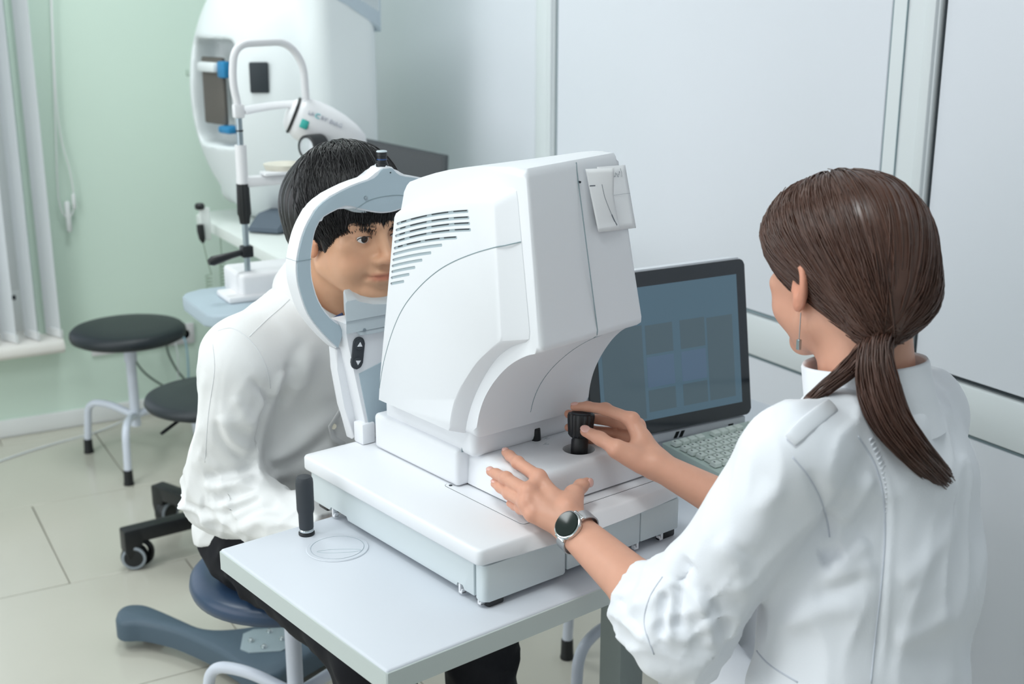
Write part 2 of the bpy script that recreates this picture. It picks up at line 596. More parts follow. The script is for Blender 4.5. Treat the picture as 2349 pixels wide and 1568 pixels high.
# cable grommet with a half-moon flap
g = ob('grommet', lathe(NB(), [(0.047, 0.0), (0.046, 0.0012), (0.0405, 0.0014), (0.040, 0.0004)], 48, tb(-0.059, 0.292, 0.0003)), m_table, table)
ob('cap', lathe(NB(), [(0.0395, 0.0002), (0.039, 0.0016)], 48, tb(-0.059, 0.292, 0.0003)), m_table, g)
fl = [(0.031 * math.cos(a), 0.013 * math.sin(a)) for a in (2 * PI * k / 28 for k in range(28))]
fo = NB()
tube(fo, [Vector(tb(-0.064, 0.279, 0.002)) + Vector((0.86 * x - 0.5 * y, 0.5 * x * -1 + 0.86 * y, 0)) for x, y in fl], 0.0004, 4, closed=True)
ob('flap_edge', fo, m_slot, g)
ob('rim_line', tube(NB(), [Vector(tb(-0.059, 0.292, 0.0014)) + Vector((0.0405 * math.cos(a), 0.0405 * math.sin(a), 0)) for a in (2 * PI * k / 48 for k in range(48))], 0.0004, 4, closed=True), m_slot, g)

# rubber grip standing on the table
grip = empty('grip_handle', dev(-0.069, 0.366, 0), TA)
tag(grip, 'upright black rubber grip handle on the table corner beside the instrument', 'handle')
ob('collar', lathe(NB(), [(0.0118, 0.0), (0.0125, 0.001), (0.0125, 0.004), (0.0118, 0.005)], 24), m_black, grip)
ob('chrome_ring', lathe(NB(), [(0.0105, 0.005), (0.0112, 0.006), (0.0112, 0.009), (0.0105, 0.010)], 24), m_chrome, grip)
ob('grip_sleeve', lathe(NB(), [(0.0105, 0.010), (0.0112, 0.012), (0.0114, 0.034), (0.0128, 0.039), (0.0134, 0.042), (0.0136, 0.085), (0.0130, 0.091), (0.0105, 0.095), (0.005, 0.0965)], 28), m_rubber, grip)

# ------------------------------------------------------------------ the instrument
D = empty('eye_scanner', DO, TA)
tag(D, 'large white tabletop eye scanner with headrest, vents and black joystick', 'medical scanner')
CX = 0.157                                   # headrest centre line
BX0, BX1 = 0.092, 0.310                      # housing sides


def op_shift(x, y, z):
    """the operator face is set slightly askew, more so towards the top"""
    k = float(np.interp(z, [0.2, 0.35, 0.57], [0.0, 0.028, 0.055]))
    return k * (x - 0.092) / 0.218 * min(1.0, max(0.0, (0.25 - y) / 0.2))


def skew(o):
    for v in o.data.vertices:
        v.co.y += op_shift(*v.co)
    return o


for x, y in ((0.0, 0.0), (0.34, 0.005), (0.0, 0.42), (0.34, 0.42)):
    ob('rubber_foot', box(NB(), (x, y, 0.0), (x + 0.028, y + 0.028, 0.014), 0.003, 2), m_black, D)
# base: core, side skirt with notches, front covers
ob('base_core', box(NB(), (-0.002, 0.012, 0.013), (0.36, 0.45, 0.066), 0.004, 2), m_base, D)
sk = [(0.022, 0.0125), (0.044, 0.0125), (0.046, 0.020), (0.060, 0.020), (0.060, 0.0125), (0.345, 0.0125), (0.347, 0.020), (0.395, 0.020), (0.398, 0.0125), (0.446, 0.0125), (0.452, 0.018), (0.452, 0.060), (0.448, 0.064), (0.022, 0.064)]
ob('side_skirt', prism(NB(), sk, 'x', -0.008, 0.0, 0.0012, 2), m_base, D)
cc = rrect(-0.0085, -0.003, 0.148, 0.05, 0.008)
ob('corner_cover', prism(NB(), [p for p in rrect(-0.0085, -0.003, 0.140, 0.0208, 0.008)], 'z', 0.0105, 0.0645, 0.0015, 2), m_base, D)
ob('front_cover', box(NB(), (0.141, -0.0015, 0.014), (0.285, 0.02, 0.0645), 0.0015, 2), m_base, D)
ob('front_cover', box(NB(), (0.2865, -0.0015, 0.014), (0.368, 0.03, 0.0645), 0.003, 2), m_base, D)
hook0 = None
for x, y, rz in ((-0.004, 0.055, 0), (-0.004, 0.012, 0), (-0.004, 0.39, 0), (0.283, 0.004, -PI / 2), (0.335, 0.004, -PI / 2)):
    if hook0 is None:
        b = NB()
        box(b, (-0.004, -0.002, 0.006), (0.004, 0.002, 0.018), 0.0006, 1)
        box(b, (-0.004, -0.006, 0.004), (0.004, 0.002, 0.0075), 0.0006, 1)
        box(b, (-0.004, -0.006, 0.004), (0.004, -0.004, 0.011), 0.0006, 1)
        hook0 = ob('cable_hook', b, m_dev, D, (x, y, 0))
    else:
        again(hook0, D, (x, y, 0), rz)
# lid plate with a front edge that bows outwards
def plate_loop(z, bow, ins):
    x0, x1, y0, y1, r = -0.018 + ins, 0.372 - ins, -0.004 + ins, 0.462 - ins, 0.010
    pts = rrect(x0, y0, x1, y1, r, 4)
    out = []
    for i, (x, y) in enumerate(pts):
        out.append((x, y, z))
    front = []
    n = 14
    for k in range(1, n):
        t = k / n
        front.append((x0 + r + (x1 - x0 - 2 * r) * t, y0 - bow * math.sin(PI * t), z))
    # rrect order: +x+y, -x+y, -x-y, +x-y ; the front edge runs between the last two corners
    return out[:15] + front + out[15:]
ob('lid_plate', loft(NB(), [plate_loop(0.0665, 0.006, 0.004), plate_loop(0.0675, 0.012, 0.001), plate_loop(0.070, 0.014, 0.0), plate_loop(0.0865, 0.002, 0.0), plate_loop(0.0892, 0.0, 0.0012), plate_loop(0.090, 0.0, 0.0035)]), m_dev, D, angle=50)
ob('gap_shade_strip', box(NB(), (0.0, 0.004, 0.060), (0.355, 0.445, 0.068)), m_line, D)  # grey strip that paints in the shade of the gap under the lid
# sliding cover under the carriage and its screws
b = NB()
prism(b, rrect(0.082, 0.026, 0.365, 0.215, 0.008), 'z', 0.0898, 0.0903)
sc_line = ob('slide_cover_edge', b, m_groove, D)
ob('slide_cover', prism(NB(), rrect(0.0826, 0.0266, 0.3644, 0.2144, 0.0075), 'z', 0.0899, 0.0906, 0.0003, 1), m_dev, D)
for x, y in ((0.089, 0.205), (0.356, 0.036)):
    ob('screw', lathe(NB(), [(0.0026, 0.0), (0.0026, 0.0012), (0.0014, 0.0014)], 12, (x, y, 0.0903)), m_groove, D)

# carriage: rear block and joystick box
ob('carriage', box(NB(), (0.090, 0.190, 0.0915), (0.312, 0.415, 0.1505), 0.007, 3), m_dev, D)
jb = ob('joystick_box', loft(NB(), [[(x, y, z) for x, y in rrect(0.110 + i, 0.045 + i, 0.362 - i, 0.205, 0.016 - i * 0.5 if i < 0.012 else 0.010, 6)] for z, i in ((0.0925, 0.002), (0.094, 0.0), (0.132, 0.002), (0.1385, 0.0035), (0.1425, 0.0065), (0.1445, 0.011), (0.145, 0.016))]), m_dev, D, angle=60)
cutter = NB()
lathe(cutter, [(0.0155, 0.118), (0.017, 0.128), (0.0245, 0.1455), (0.026, 0.16)], 40, (0.245, 0.092, 0))
cut(jb, cutter)
ob('joystick_well', lathe(NB(), [(0.0150, 0.1235), (0.0150, 0.1225)], 32, (0.245, 0.092, 0)), m_black, D)
# joystick, leaning away from the operator
J = empty('joystick', (0.245, 0.092, 0.128), 0, D)
J.rotation_euler = (math.radians(-4), math.radians(7), 0)
ob('shaft', lathe(NB(), [(0.0115, -0.004), (0.0115, 0.002), (0.0128, 0.004), (0.0128, 0.030), (0.0110, 0.034), (0.0110, 0.038)], 28), m_black, J)
kn = []
for z, r in ((0.035, 0.0140), (0.039, 0.0172), (0.052, 0.0186), (0.067, 0.0198), (0.0705, 0.0190)):
    kn.append([((r + (0.0009 if (k // 2) % 2 else -0.0003)) * math.cos(2 * PI * k / 56), (r + (0.0009 if (k // 2) % 2 else -0.0003)) * math.sin(2 * PI * k / 56), z) for k in range(56)])
ob('grip_knob', loft(NB(), kn), m_black, J, angle=30)
ob('trigger_button', lathe(NB(), [(0.0150, 0.0705), (0.0145, 0.0725), (0.006, 0.0735)], 24), m_rubber, J)
# small knob and its two engraved marks
ob('dial_knob', lathe(NB(), [(0.0072, 0.144), (0.0078, 0.1455), (0.0066, 0.163), (0.0055, 0.1645)], 10, (0.221, 0.163, 0)), m_black, D, angle=25)
for x, y in ((0.239, 0.157), (0.222, 0.139)):
    b = NB()
    tube(b, [(x + 0.003 * math.cos(a), y + 0.003 * math.sin(a), 0.1451) for a in (PI * (0.2 + 1.6 * k / 12) for k in range(13))], 0.00022, 4)
    tube(b, [(x - 0.007, y, 0.1451), (x - 0.004, y + 0.001, 0.1451)], 0.00022, 4)
    ob('engraved_mark', b, m_line, D)

# neck and housing
ob('neck', box(NB(), (0.099, 0.160, 0.142), (0.302, 0.398, 0.200), 0.012, 3), m_dev, D)
ob('neck_joint', box(NB(), (0.0992, 0.1895, 0.146), (0.11, 0.1903, 0.196)), m_line, D)
hp = [(0.388, 0.180), (0.388, 0.200), (0.334, 0.470), (0.322, 0.520), (0.313, 0.532)]
hp += [(0.30 - 0.262 * t, 0.5365 + 0.046 * (1 - (1 - t) ** 2)) for t in (k / 8 for k in range(9))]
hp += [(0.034, 0.577), (0.0335, 0.570), (0.0, 0.352), (0.0015, 0.344), (0.008, 0.340)]
hp += [(p.x, p.y) for p in spline([(v[0], v[1], 0) for v in ((0.014, 0.3385), (0.028, 0.3335), (0.050, 0.322), (0.072, 0.307), (0.092, 0.289), (0.110, 0.269), (0.126, 0.246), (0.137, 0.222), (0.143, 0.200))], 4)] + [(0.145, 0.182)]
housing = ob('housing', prism(NB(), hp[::-1], 'x', BX0, BX1, 0.009, 4), m_dev, D, angle=50)
skew(housing)
# raised side panel: outer face and chamfered flank
po = [(0.371, 0.187), (0.3645, 0.230), (0.314, 0.484), (0.309, 0.491), (0.300, 0.494), (0.24, 0.5095), (0.16, 0.527), (0.085, 0.539), (0.077, 0.536), (0.0745, 0.528), (0.0605, 0.357), (0.063, 0.349), (0.070, 0.344), (0.094, 0.326), (0.116, 0.307), (0.134, 0.287), (0.152, 0.264), (0.167, 0.240), (0.177, 0.214), (0.182, 0.193), (0.186, 0.187)]
pi_ = [(0.380, 0.182), (0.372, 0.232), (0.322, 0.488), (0.314, 0.498), (0.303, 0.504), (0.24, 0.522), (0.16, 0.540), (0.060, 0.556), (0.052, 0.553), (0.0495, 0.545), (0.023, 0.367), (0.024, 0.357), (0.032, 0.351), (0.062, 0.338), (0.092, 0.317), (0.116, 0.291), (0.137, 0.262), (0.153, 0.234), (0.164, 0.208), (0.169, 0.190), (0.174, 0.182)]
def fine(a):
    """smooth the concave foot of the panel outline"""
    return a[:12] + [(p.x, p.y) for p in spline([(v[0], v[1], 0) for v in a[12:20]], 4)] + a[20:]
po, pi_ = fine(po), fine(pi_)
def mixl(a, b, t, x):
    return [(x, p[0] * (1 - t) + q[0] * t, p[1] * (1 - t) + q[1] * t) for p, q in zip(a, b)]
cen = (0.21, 0.36)
def shr(a, s):
    return [(cen[0] + (p[0] - cen[0]) * s, cen[1] + (p[1] - cen[1]) * s) for p in a]
for side in (0, 1):
    X = (lambda x: x) if side == 0 else (lambda x: BX0 + BX1 - x)
    lo = [mixl(po, pi_, 1.0, X(0.0945)), mixl(po, pi_, 0.96, X(0.091)), mixl(po, pi_, 0.08, X(0.0745)), mixl(po, pi_, 0.0, X(0.0728)), [(X(0.072), p[0], p[1]) for p in shr(po, 0.985)]]
    sp = ob('side_panel', loft(NB(), lo), m_dev, D, angle=30)
    if side == 0:
        side_panel = sp
    else:
        skew(sp)
SLOTS = [((0.3055, 0.4756), (0.1329, 0.5172)), ((0.3085, 0.4659), (0.1309, 0.5086)), ((0.3107, 0.4568), (0.1294, 0.5007)), ((0.313, 0.4475), (0.1274, 0.4924)), ((0.3145, 0.4378), (0.1593, 0.4769)), ((0.3175, 0.4283), (0.1947, 0.461)), ((0.3191, 0.4192), (0.2214, 0.4458)), ((0.3214, 0.4097), (0.2439, 0.4315)), ((0.3229, 0.4006), (0.2623, 0.4177)), ((0.3248, 0.3911), (0.2777, 0.4047)), ((0.3264, 0.3818), (0.292, 0.3915))]
def slot_curve(a, b, n=10):
    sag = 0.0035 * (abs(a[0] - b[0]) / 0.17) ** 2
    return [(a[0] + (b[0] - a[0]) * t, a[1] + (b[1] - a[1]) * t + sag * 4 * t * (1 - t)) for t in (k / n for k in range(n + 1))]
cutter = NB()
for a, b in SLOTS:
    c = slot_curve(a, b)
    hwid = 0.0022
    up = [(y, z + hwid) for y, z in c]
    dn = [(y, z - hwid) for y, z in c[::-1]]
    prism(cutter, up + [(c[-1][0] - 0.0012, c[-1][1])] + dn + [(c[0][0] + 0.0022, c[0][1])], 'x', 0.060, 0.0752)
cut(side_panel, cutter)
for i, (a, b) in enumerate(SLOTS[:5]):
    c = slot_curve(a, b, 40)
    gaps = (0.18, 0.48, 0.78)
    lo = 2
    for g1 in gaps + (1.0,):
        hi = int(g1 * 40)
        if hi > lo + 2:
            seg = c[lo:hi - (0 if g1 == 1.0 else 1)]
            w = 0.0007
            ob('vent_gap', prism(NB(), [(y, z + w + 0.0009) for y, z in seg] + [(y, z - w + 0.0009) for y, z in seg[::-1]], 'x', 0.0728, 0.0745), m_groove, D, smooth=False)
        lo = hi + 1
for a, b in SLOTS:
    c = slot_curve(a, b, 12)
    w = 0.0021
    ob('vent_groove_shade', prism(NB(), [(y, z + w) for y, z in c] + [(y, z - w) for y, z in c[::-1]], 'x', 0.0735, 0.0756), m_slot, D, smooth=False)  # grey floors put the shade of the cut grooves into the colour
SEAM = [(0.3671, 0.2072), (0.3525, 0.2533), (0.3258, 0.3078), (0.2947, 0.3513), (0.2538, 0.3887), (0.2094, 0.4197), (0.1672, 0.4418), (0.117, 0.4621), (0.0700, 0.4778)]
ob('panel_seam', tube(NB(), spline([(0.0722, y, z) for y, z in SEAM], 6) + [Vector((0.0775, 0.060, 0.4803)), Vector((0.0905, 0.042, 0.4865))], 0.0008, 6), m_line, D)
b = NB()
tube(b, [(0.206, y + op_shift(0.206, y, z), z) for y, z in ((0.0345, 0.5795), (0.0332, 0.568), (0.0222, 0.4965), (0.0112, 0.4245), (-0.0002, 0.352), (0.0013, 0.345), (0.008, 0.340))], 0.0008, 6)
ob('housing_seam', b, m_line, D)
ob('housing_seam', tube(NB(), spline([(x, y + op_shift(x, y, z), z) for x, y, z in ((0.262, 0.0275, 0.3335), (0.242, 0.050, 0.322), (0.226, 0.072, 0.307), (0.214, 0.092, 0.289), (0.205, 0.110, 0.269), (0.199, 0.126, 0.246), (0.195, 0.137, 0.222), (0.193, 0.143, 0.201))], 4), 0.0006, 6), m_line, D)
ob('seam_pin', lathe(NB(), [(0.0016, 0.056), (0.0016, 0.062)], 8, (0.2075, 0, 0.553), 'y'), m_groove, D)

# headrest: white shell ring, grey face, brow bar, top sighting knob
RO = [(0.0547, 0.2559), (0.0279, 0.2859), (0.004, 0.3206), (-0.0085, 0.3593), (-0.0120, 0.3838), (-0.0102, 0.4095), (0.0009, 0.445), (0.0169, 0.4713), (0.0376, 0.4919), (0.0885, 0.5106), (0.1330, 0.5205), (0.1465, 0.533), (CX, 0.5335)]
RI = [(0.0680, 0.2851), (0.0410, 0.3068), (0.0213, 0.3368), (0.0114, 0.3714), (0.0100, 0.393), (0.0115, 0.4142), (0.018, 0.4431), (0.0262, 0.4596), (0.0379, 0.4713), (0.0772, 0.4834), (0.1025, 0.4764), (0.135, 0.4678), (CX, 0.4655)]
def sym(a):
    return a + [(2 * CX - x, z) for x, z in a[::-1][1:]]
def curve2(a):
    return [(p.x, p.z) for p in spline([(x, 0, z) for x, z in a], 3)]
def off(a, d):
    """offset an open 2-D polyline by d to its left"""
    out = []
    for i, p in enumerate(a):
        q0, q1 = a[max(i - 1, 0)], a[min(i + 1, len(a) - 1)]
        dx, dz = q1[0] - q0[0], q1[1] - q0[1]
        l = math.hypot(dx, dz) or 1
        out.append((p[0] - dz / l * d, p[1] + dx / l * d))
    return out
ro, ri = curve2(sym(RO)), curve2(sym(RI))
sh_o, sh_i = off(ro, 0.0025), off(ri, -0.0025)
def ring_obj(name, o, i, y0, y1, m, bev):
    b = NB()
    prism(b, o + i[::-1], 'y', y0, y1, bev, 3)
    return ob(name, b, m, D, angle=45)
ring_obj('headrest_shell', sh_o, sh_i, 0.4595, 0.4900, m_dev, 0.003)
ring_obj('headrest_face', ro, ri, 0.4575, 0.4610, m_ring, 0.0006)
ob('headrest_joint', box(NB(), (-0.0135, 0.4568, 0.4060), (0.0130, 0.4905, 0.4064)), m_line, D)
ob('brow_joint', tube(NB(), spline([(CX - 0.065, 0.4572, 0.4735), (CX - 0.035, 0.4572, 0.487), (CX, 0.4572, 0.4905), (CX + 0.035, 0.4572, 0.487), (CX + 0.065, 0.4572, 0.4735)], 6), 0.0005, 5), m_line, D)
ob('brow_pad', prism(NB(), sym([(CX - 0.066, 0.474), (CX - 0.05, 0.4665), (CX - 0.02, 0.4605), (CX, 0.4600)]) + [(CX + 0.05, 0.480), (CX, 0.489), (CX - 0.05, 0.480)], 'y', 0.476, 0.502, 0.004, 3), m_dev2, D)
for x in (CX - 0.042, CX + 0.042):
    ob('headrest_screw', lathe(NB(), [(0.0030, 0.4573), (0.0030, 0.4560), (0.0018, 0.4556)], 14, (x, 0, 0.4915), 'y'), m_steel, D)
ob('pin_hole', lathe(NB(), [(0.0013, 0.4574), (0.0013, 0.4570)], 10, (CX + 0.006, 0, 0.527), 'y'), m_groove, D)
K = [(0.0098, 0.5335), (0.0098, 0.541), (0.0088, 0.5415), (0.0088, 0.5435), (0.0078, 0.544), (0.0078, 0.552), (0.0086, 0.5525), (0.0086, 0.559)]
ob('fixation_lamp', lathe(NB(), K, 28, (CX, 0.472, 0)), m_black, D)
ob('fixation_lamp_cap', lathe(NB(), [(0.0087, 0.559), (0.0087, 0.5605), (0.0075, 0.5612)], 28, (CX, 0.472, 0)), m_dev2, D)
ob('fixation_lamp_ring', lathe(NB(), [(0.0081, 0.5465), (0.0082, 0.5485)], 28, (CX, 0.472, 0), cap=False), mat('blue_ring', (40, 70, 120), 0.4), D)

# chin rest column
pl = [(0.0560, 0.300), (0.0625, 0.284), (0.0640, 0.257), (0.0740, 0.204), (0.0905, 0.118)]
post = pl + [(2 * CX - x, z) for x, z in pl[::-1]]
ob('chin_rest_column', prism(NB(), post, 'y', 0.440, 0.486, 0.003, 3), m_dev, D)
pi2 = [(0.0800, 0.2120), (0.0960, 0.120)]
ob('column_inset', prism(NB(), pi2 + [(2 * CX - x, z) for x, z in pi2[::-1]] + [(CX, 0.232)], 'y', 0.4385, 0.442, 0.001, 2), m_ring, D)
ob('column_wing', prism(NB(), [(0.0560, 0.252), (0.0590, 0.215), (0.0690, 0.150), (0.0830, 0.0905), (0.23, 0.0905), (0.245, 0.150), (0.255, 0.215), (0.258, 0.252)], 'y', 0.470, 0.492, 0.004, 3), m_dev, D)
for x in (0.080, 2 * CX - 0.105):
    ob('column_foot', box(NB(), (x, 0.434, 0.0905), (x + 0.025, 0.462, 0.126), 0.003, 2), m_dev, D)
cup = [(0.0545, 0.304), (0.0545, 0.334), (0.0575, 0.3375), (0.073, 0.3375), (0.082, 0.3325), (0.105, 0.325), (0.13, 0.3215), (CX, 0.3205)]
def taper(poly, y0, y1, s):
    b = loft(NB(), [[(x, y0, z) for x, z in poly], [(CX + (x - CX) * s, y1, z) for x, z in poly]])
    bmesh.ops.bevel(b, geom=[e for e in b.edges if len(e.link_faces) == 2 and e.calc_face_angle(0) > 0.6], offset=0.003, segments=3, profile=0.5, affect='EDGES')
    return b
cup_low = [(0.0545, 0.3045), (2 * CX - 0.0545, 0.3045)]
ob('chin_cup', taper(sym(cup[1:]) + [cup_low[1], cup_low[0]], 0.430, 0.500, 0.62), m_dev2, D)
ob('chin_block', taper([(0.0560, 0.284), (0.0560, 0.3035), (2 * CX - 0.0560, 0.3035), (2 * CX - 0.0560, 0.284)], 0.4325, 0.494, 0.62), m_dev2, D)
ob('chin_block_lip', prism(NB(), sym([(0.077, 0.284), (0.083, 0.276), (0.10, 0.276), (CX, 0.276)]), 'y', 0.4335, 0.47, 0.003, 2), m_dev2, D)
ob('chin_screw', lathe(NB(), [(0.0028, 0.4325), (0.0028, 0.4312), (0.0015, 0.4310)], 14, (0.089, 0, 0.285), 'y'), m_steel, D)
# up/down button pad
pad = NB()
ang = math.radians(9)
def padpt(x, z):
    return (0.0789 + x * math.cos(ang) + z * math.sin(ang), 0.2471 - x * math.sin(ang) + z * math.cos(ang))
pp = [padpt(*p) for p in rrect(-0.0105, -0.0265, 0.0105, 0.0265, 0.0104, 8)]
PB = ob('button_pad', prism(pad, pp, 'y', 0.4365, 0.4415, 0.0015, 2), m_rubber, D)
for z, s in ((0.0145, 1), (-0.0145, -1)):
    c = padpt(0, z)
    bt = ob('button', lathe(NB(), [(0.0084, 0.4368), (0.0082, 0.4350), (0.0070, 0.4346)], 24, (c[0], 0, c[1]), 'y'), m_rubber, PB)
    tri = [padpt(*p) for p in ((-0.0048, z - s * 0.003), (0.0048, z - s * 0.003), (0.0, z + s * 0.0045))]
    ob('arrow', prism(NB(), tri, 'y', 0.4338, 0.4352, 0.0004, 1), m_dev, PB)

# paper slips taped to the operator side of the housing
def slip(name, label, fn, nu, nv, parent=None):
    vs_, fs = [], []
    for j in range(nv + 1):
        for i in range(nu + 1):
            vs_.append(fn(i / nu, j / nv))
    for j in range(nv):
        for i in range(nu):
            a = j * (nu + 1) + i
            fs.append((a, a + 1, a + nu + 2, a + nu + 1))
    me = bpy.data.meshes.new(name)
    me.from_pydata(vs_, [], fs)
    o = link_mesh(name, me, m_paper, angle=180)
    md = o.modifiers.new('thickness', 'SOLIDIFY')
    md.thickness = 0.0002
    return tag(o, label, 'paper', 'paper slips taped to the scanner')
def face_y(x, z):
    y = 0.0335 * (min(z, 0.570) - 0.352) / 0.218
    return y + op_shift(x, y, z)
def lerp2(a, b, c, d, u, v):
    return tuple((a[i] * (1 - u) + b[i] * u) * (1 - v) + (d[i] * (1 - u) + c[i] * u) * v for i in range(2))
def back_slip(u, v):
    x, z = lerp2((0.252, 0.5685), (0.3215, 0.5640), (0.3223, 0.4755), (0.250, 0.4800), u, v)
    return tuple(dev(x, face_y(x, z) - 0.0022 - 0.004 * max(0, u - 0.7) ** 1.0, z))
sl1 = slip('note_slip', 'flat white handwritten paper note behind the receipt strip, at the outer edge of the scanner', back_slip, 8, 10)
def front_slip(u, v):
    x, z = lerp2((0.2229, 0.5689), (0.2700, 0.5690), (0.2700, 0.4795), (0.2332, 0.4819), u, v)
    curl = 0.024 * u * max(0.0, 1 - v * 1.15) + 0.005 * u * (1 - v)
    x2 = x + 0.012 * u * max(0, v - 0.45) * 2
    return tuple(dev(x2 - 0.3 * curl, face_y(x, z) - 0.0030 - curl, z))
sl2 = slip('printout_slip', 'curled white printed receipt strip with dotted print, in front of the handwritten note', front_slip, 10, 14)
b = NB()
pts = []
for k in range(44):
    t = k / 43
    x = 0.275 + 0.030 * t
    z = 0.5525 + 0.0018 * math.sin(k * 1.25) + 0.0022 * math.sin(k * 0.47 + 1) + 0.001 * t
    pts.append(dev(x, face_y(x, z) - 0.0036, z))
tube(b, pts, 0.00022, 4)
tube(b, [dev(0.307, face_y(0.307, 0.549) - 0.0042, 0.549), dev(0.3085, face_y(0.3085, 0.555) - 0.0042, 0.555), dev(0.307, face_y(0.307, 0.561) - 0.0042, 0.561)], 0.00022, 4)
tube(b, [dev(0.262, face_y(0.262, 0.527) - 0.0030, 0.527), dev(0.292, face_y(0.292, 0.526) - 0.0034, 0.526), dev(0.320, face_y(0.320, 0.525) - 0.0052, 0.525)], 0.00018, 4)
w = ob('handwriting', b, m_ink)
w.parent = sl1
b = NB()
for k in range(34):
    t = k / 33
    u, v = 0.52 + 0.2 * t + 0.15 * t * t, 0.26 + 0.66 * t
    p = Vector(front_slip(u, v)) + (-_ty) * 0.0004
    s = 0.0006 + 0.0006 * (t > 0.75)
    q = p + _tx * s + Vector((0, 0, -0.0005))
    box(b, p - Vector((s * 0.6, 0.0002, s)), p + Vector((s * 0.6, 0.0002, s)))
for k in range(5):
    p = Vector(front_slip(0.05 + 0.045 * k, 0.265)) + (-_ty) * 0.0004
    box(b, p - Vector((0.0008, 0.0002, 0.0007)), p + Vector((0.0008, 0.0002, 0.0007)))
w = ob('printed_dots', b, m_ink)
w.parent = sl2

# ------------------------------------------------------------------ monitor and keyboard
mon = empty('desktop_monitor', (1.321, 1.76, TZ))
tag(mon, 'dark touch-screen computer monitor standing on the table against the white partition', 'monitor')
tilt = math.atan2(0.043, 0.285)
def mtilt(o):
    o.rotation_euler = (-tilt, 0, 0)
    o.location = (0, -0.04, 0.035)
    return o
m_bezel = mat('gloss_black_glass', (30, 36, 44), 0.08, var=0.02, coat=0.5)
m_case = mat('monitor_case_white', (225, 228, 234), 0.4)
mtilt(ob('back_case', prism(NB(), rrect(-0.182, -0.002, 0.182, 0.298, 0.012), 'y', 0.007, 0.038, 0.006, 3), m_case, mon))
mtilt(ob('front_glass', prism(NB(), rrect(-0.179, 0.0, 0.179, 0.295, 0.011), 'y', 0.0, 0.008, 0.001, 1), m_bezel, mon))
m_scr = mat('dim_screen', (40, 60, 72), 0.08, emit=((92, 118, 134), 0.75), var=0.05)
scr = mtilt(ob('screen', box(NB(), (-0.158, -0.0008, 0.026), (0.158, 0.001, 0.268)), m_scr, mon))
m_tileA = mat('screen_image_pane', (60, 68, 72), 0.08, emit=((80, 101, 112), 0.75))
m_tileB = mat('screen_blue_pane', (60, 72, 90), 0.08, emit=((88, 112, 134), 0.75))
for x0, z0, x1, z1, m in ((-0.150, 0.03, -0.062, 0.20, m_tileA), (-0.055, 0.145, 0.005, 0.198, m_tileA), (0.022, 0.145, 0.078, 0.198, m_tileA), (0.083, 0.04, 0.143, 0.195, m_tileA), (-0.055, 0.085, 0.005, 0.14, m_tileB), (0.022, 0.085, 0.078, 0.14, m_tileB), (-0.055, 0.04, 0.005, 0.08, m_tileA), (0.022, 0.04, 0.078, 0.08, m_tileA)):
    b = box(NB(), (x0, -0.0011, z0), (x1, -0.0006, z1))
    ob('image_pane', b, m, scr, smooth=False)
ob('stand', box(NB(), (-0.12, -0.03, 0.0), (0.12, 0.07, 0.012), 0.004, 2), m_case, mon)
ob('stand_neck', box(NB(), (-0.06, 0.0, 0.01), (0.06, 0.03, 0.16), 0.006, 2), m_case, mon)
ob('port_strip', box(NB(), (-0.17, -0.035, 0.012), (0.17, -0.018, 0.03), 0.003, 2), m_case, mon)
for x in (0.0, 0.012):
    ob('port', prism(NB(), [(x, 0.015), (x + 0.008, 0.015), (x + 0.014, 0.027), (x + 0.006, 0.027)], 'y', -0.0356, -0.034), m_black, mon, smooth=False)
ob('port', box(NB(), (0.128, -0.0356, 0.0155), (0.140, -0.034, 0.0205)), m_black, mon)

kb = empty('keyboard', dev(0.605, 0.255, 0.0), TA - math.radians(5))
tag(kb, 'white computer keyboard on the table in front of the monitor', 'keyboard')
m_kb = mat('keyboard_tray', (186, 202, 196), 0.5)
m_key = mat('keycap_white', (214, 224, 218), 0.5)
KW, KD = 0.42, 0.150
def wedge(y):
    return 0.012 + 0.010 * (y + KD) / KD
ob('case', prism(NB(), [(-KD - 0.008, 0.0), (-KD - 0.008, 0.010), (0.010, 0.021), (0.010, 0.0)], 'x', 0.0, KW, 0.002, 2), m_kb, kb)
keyb = NB()
loft(keyb, [[(x, y, z) for x, y in rrect(-w, -w, w, w, 0.002, 2)] for z, w in ((0.0, 0.0082), (0.006, 0.0072), (0.0068, 0.0064))])
key0 = ob('key', keyb, m_key, kb, (0, 0, -5), angle=35)
legend = ob('legend', box(NB(), (-0.0042, -0.0010, 0.0067), (-0.0012, 0.0030, 0.00695)), m_groove, key0)
ROWS = [(-0.006, 0.0, 21), (-0.032, 0.0, 22), (-0.051, 0.0, 22), (-0.070, 0.003, 21), (-0.089, 0.006, 21), (-0.108, 0.001, 21)]
used = False
for ri_, (y, dx, n) in enumerate(ROWS):
    for k in range(n):
        x = 0.014 + dx + 0.019 * k
        if ri_ == 0 and k % 5 == 4:
            continue
        if ri_ == 5 and 4 <= k <= 8:
            if k == 4:
                sb = NB()
                loft(sb, [[(x_, y_, z) for x_, y_ in rrect(-w, -w2, w, w2, 0.002, 2)] for z, w, w2 in ((0.0, 0.046, 0.0082), (0.006, 0.045, 0.0072), (0.0068, 0.044, 0.0064))])
                s = ob('space_bar', sb, m_key, kb, (x + 0.038, y - 0.019 * 0, wedge(y)), angle=35)
                s.rotation_euler = (math.radians(4), 0, 0)
            continue
        if not used:
            k0 = key0
            key0.location = (x, y - 0.006, wedge(y))
            used = True
        else:
            k0 = again(key0, kb, (x, y - 0.006, wedge(y)))
            if ri_ > 0:
                again(legend, k0)
        k0.rotation_euler = (math.radians(4), 0, 0)
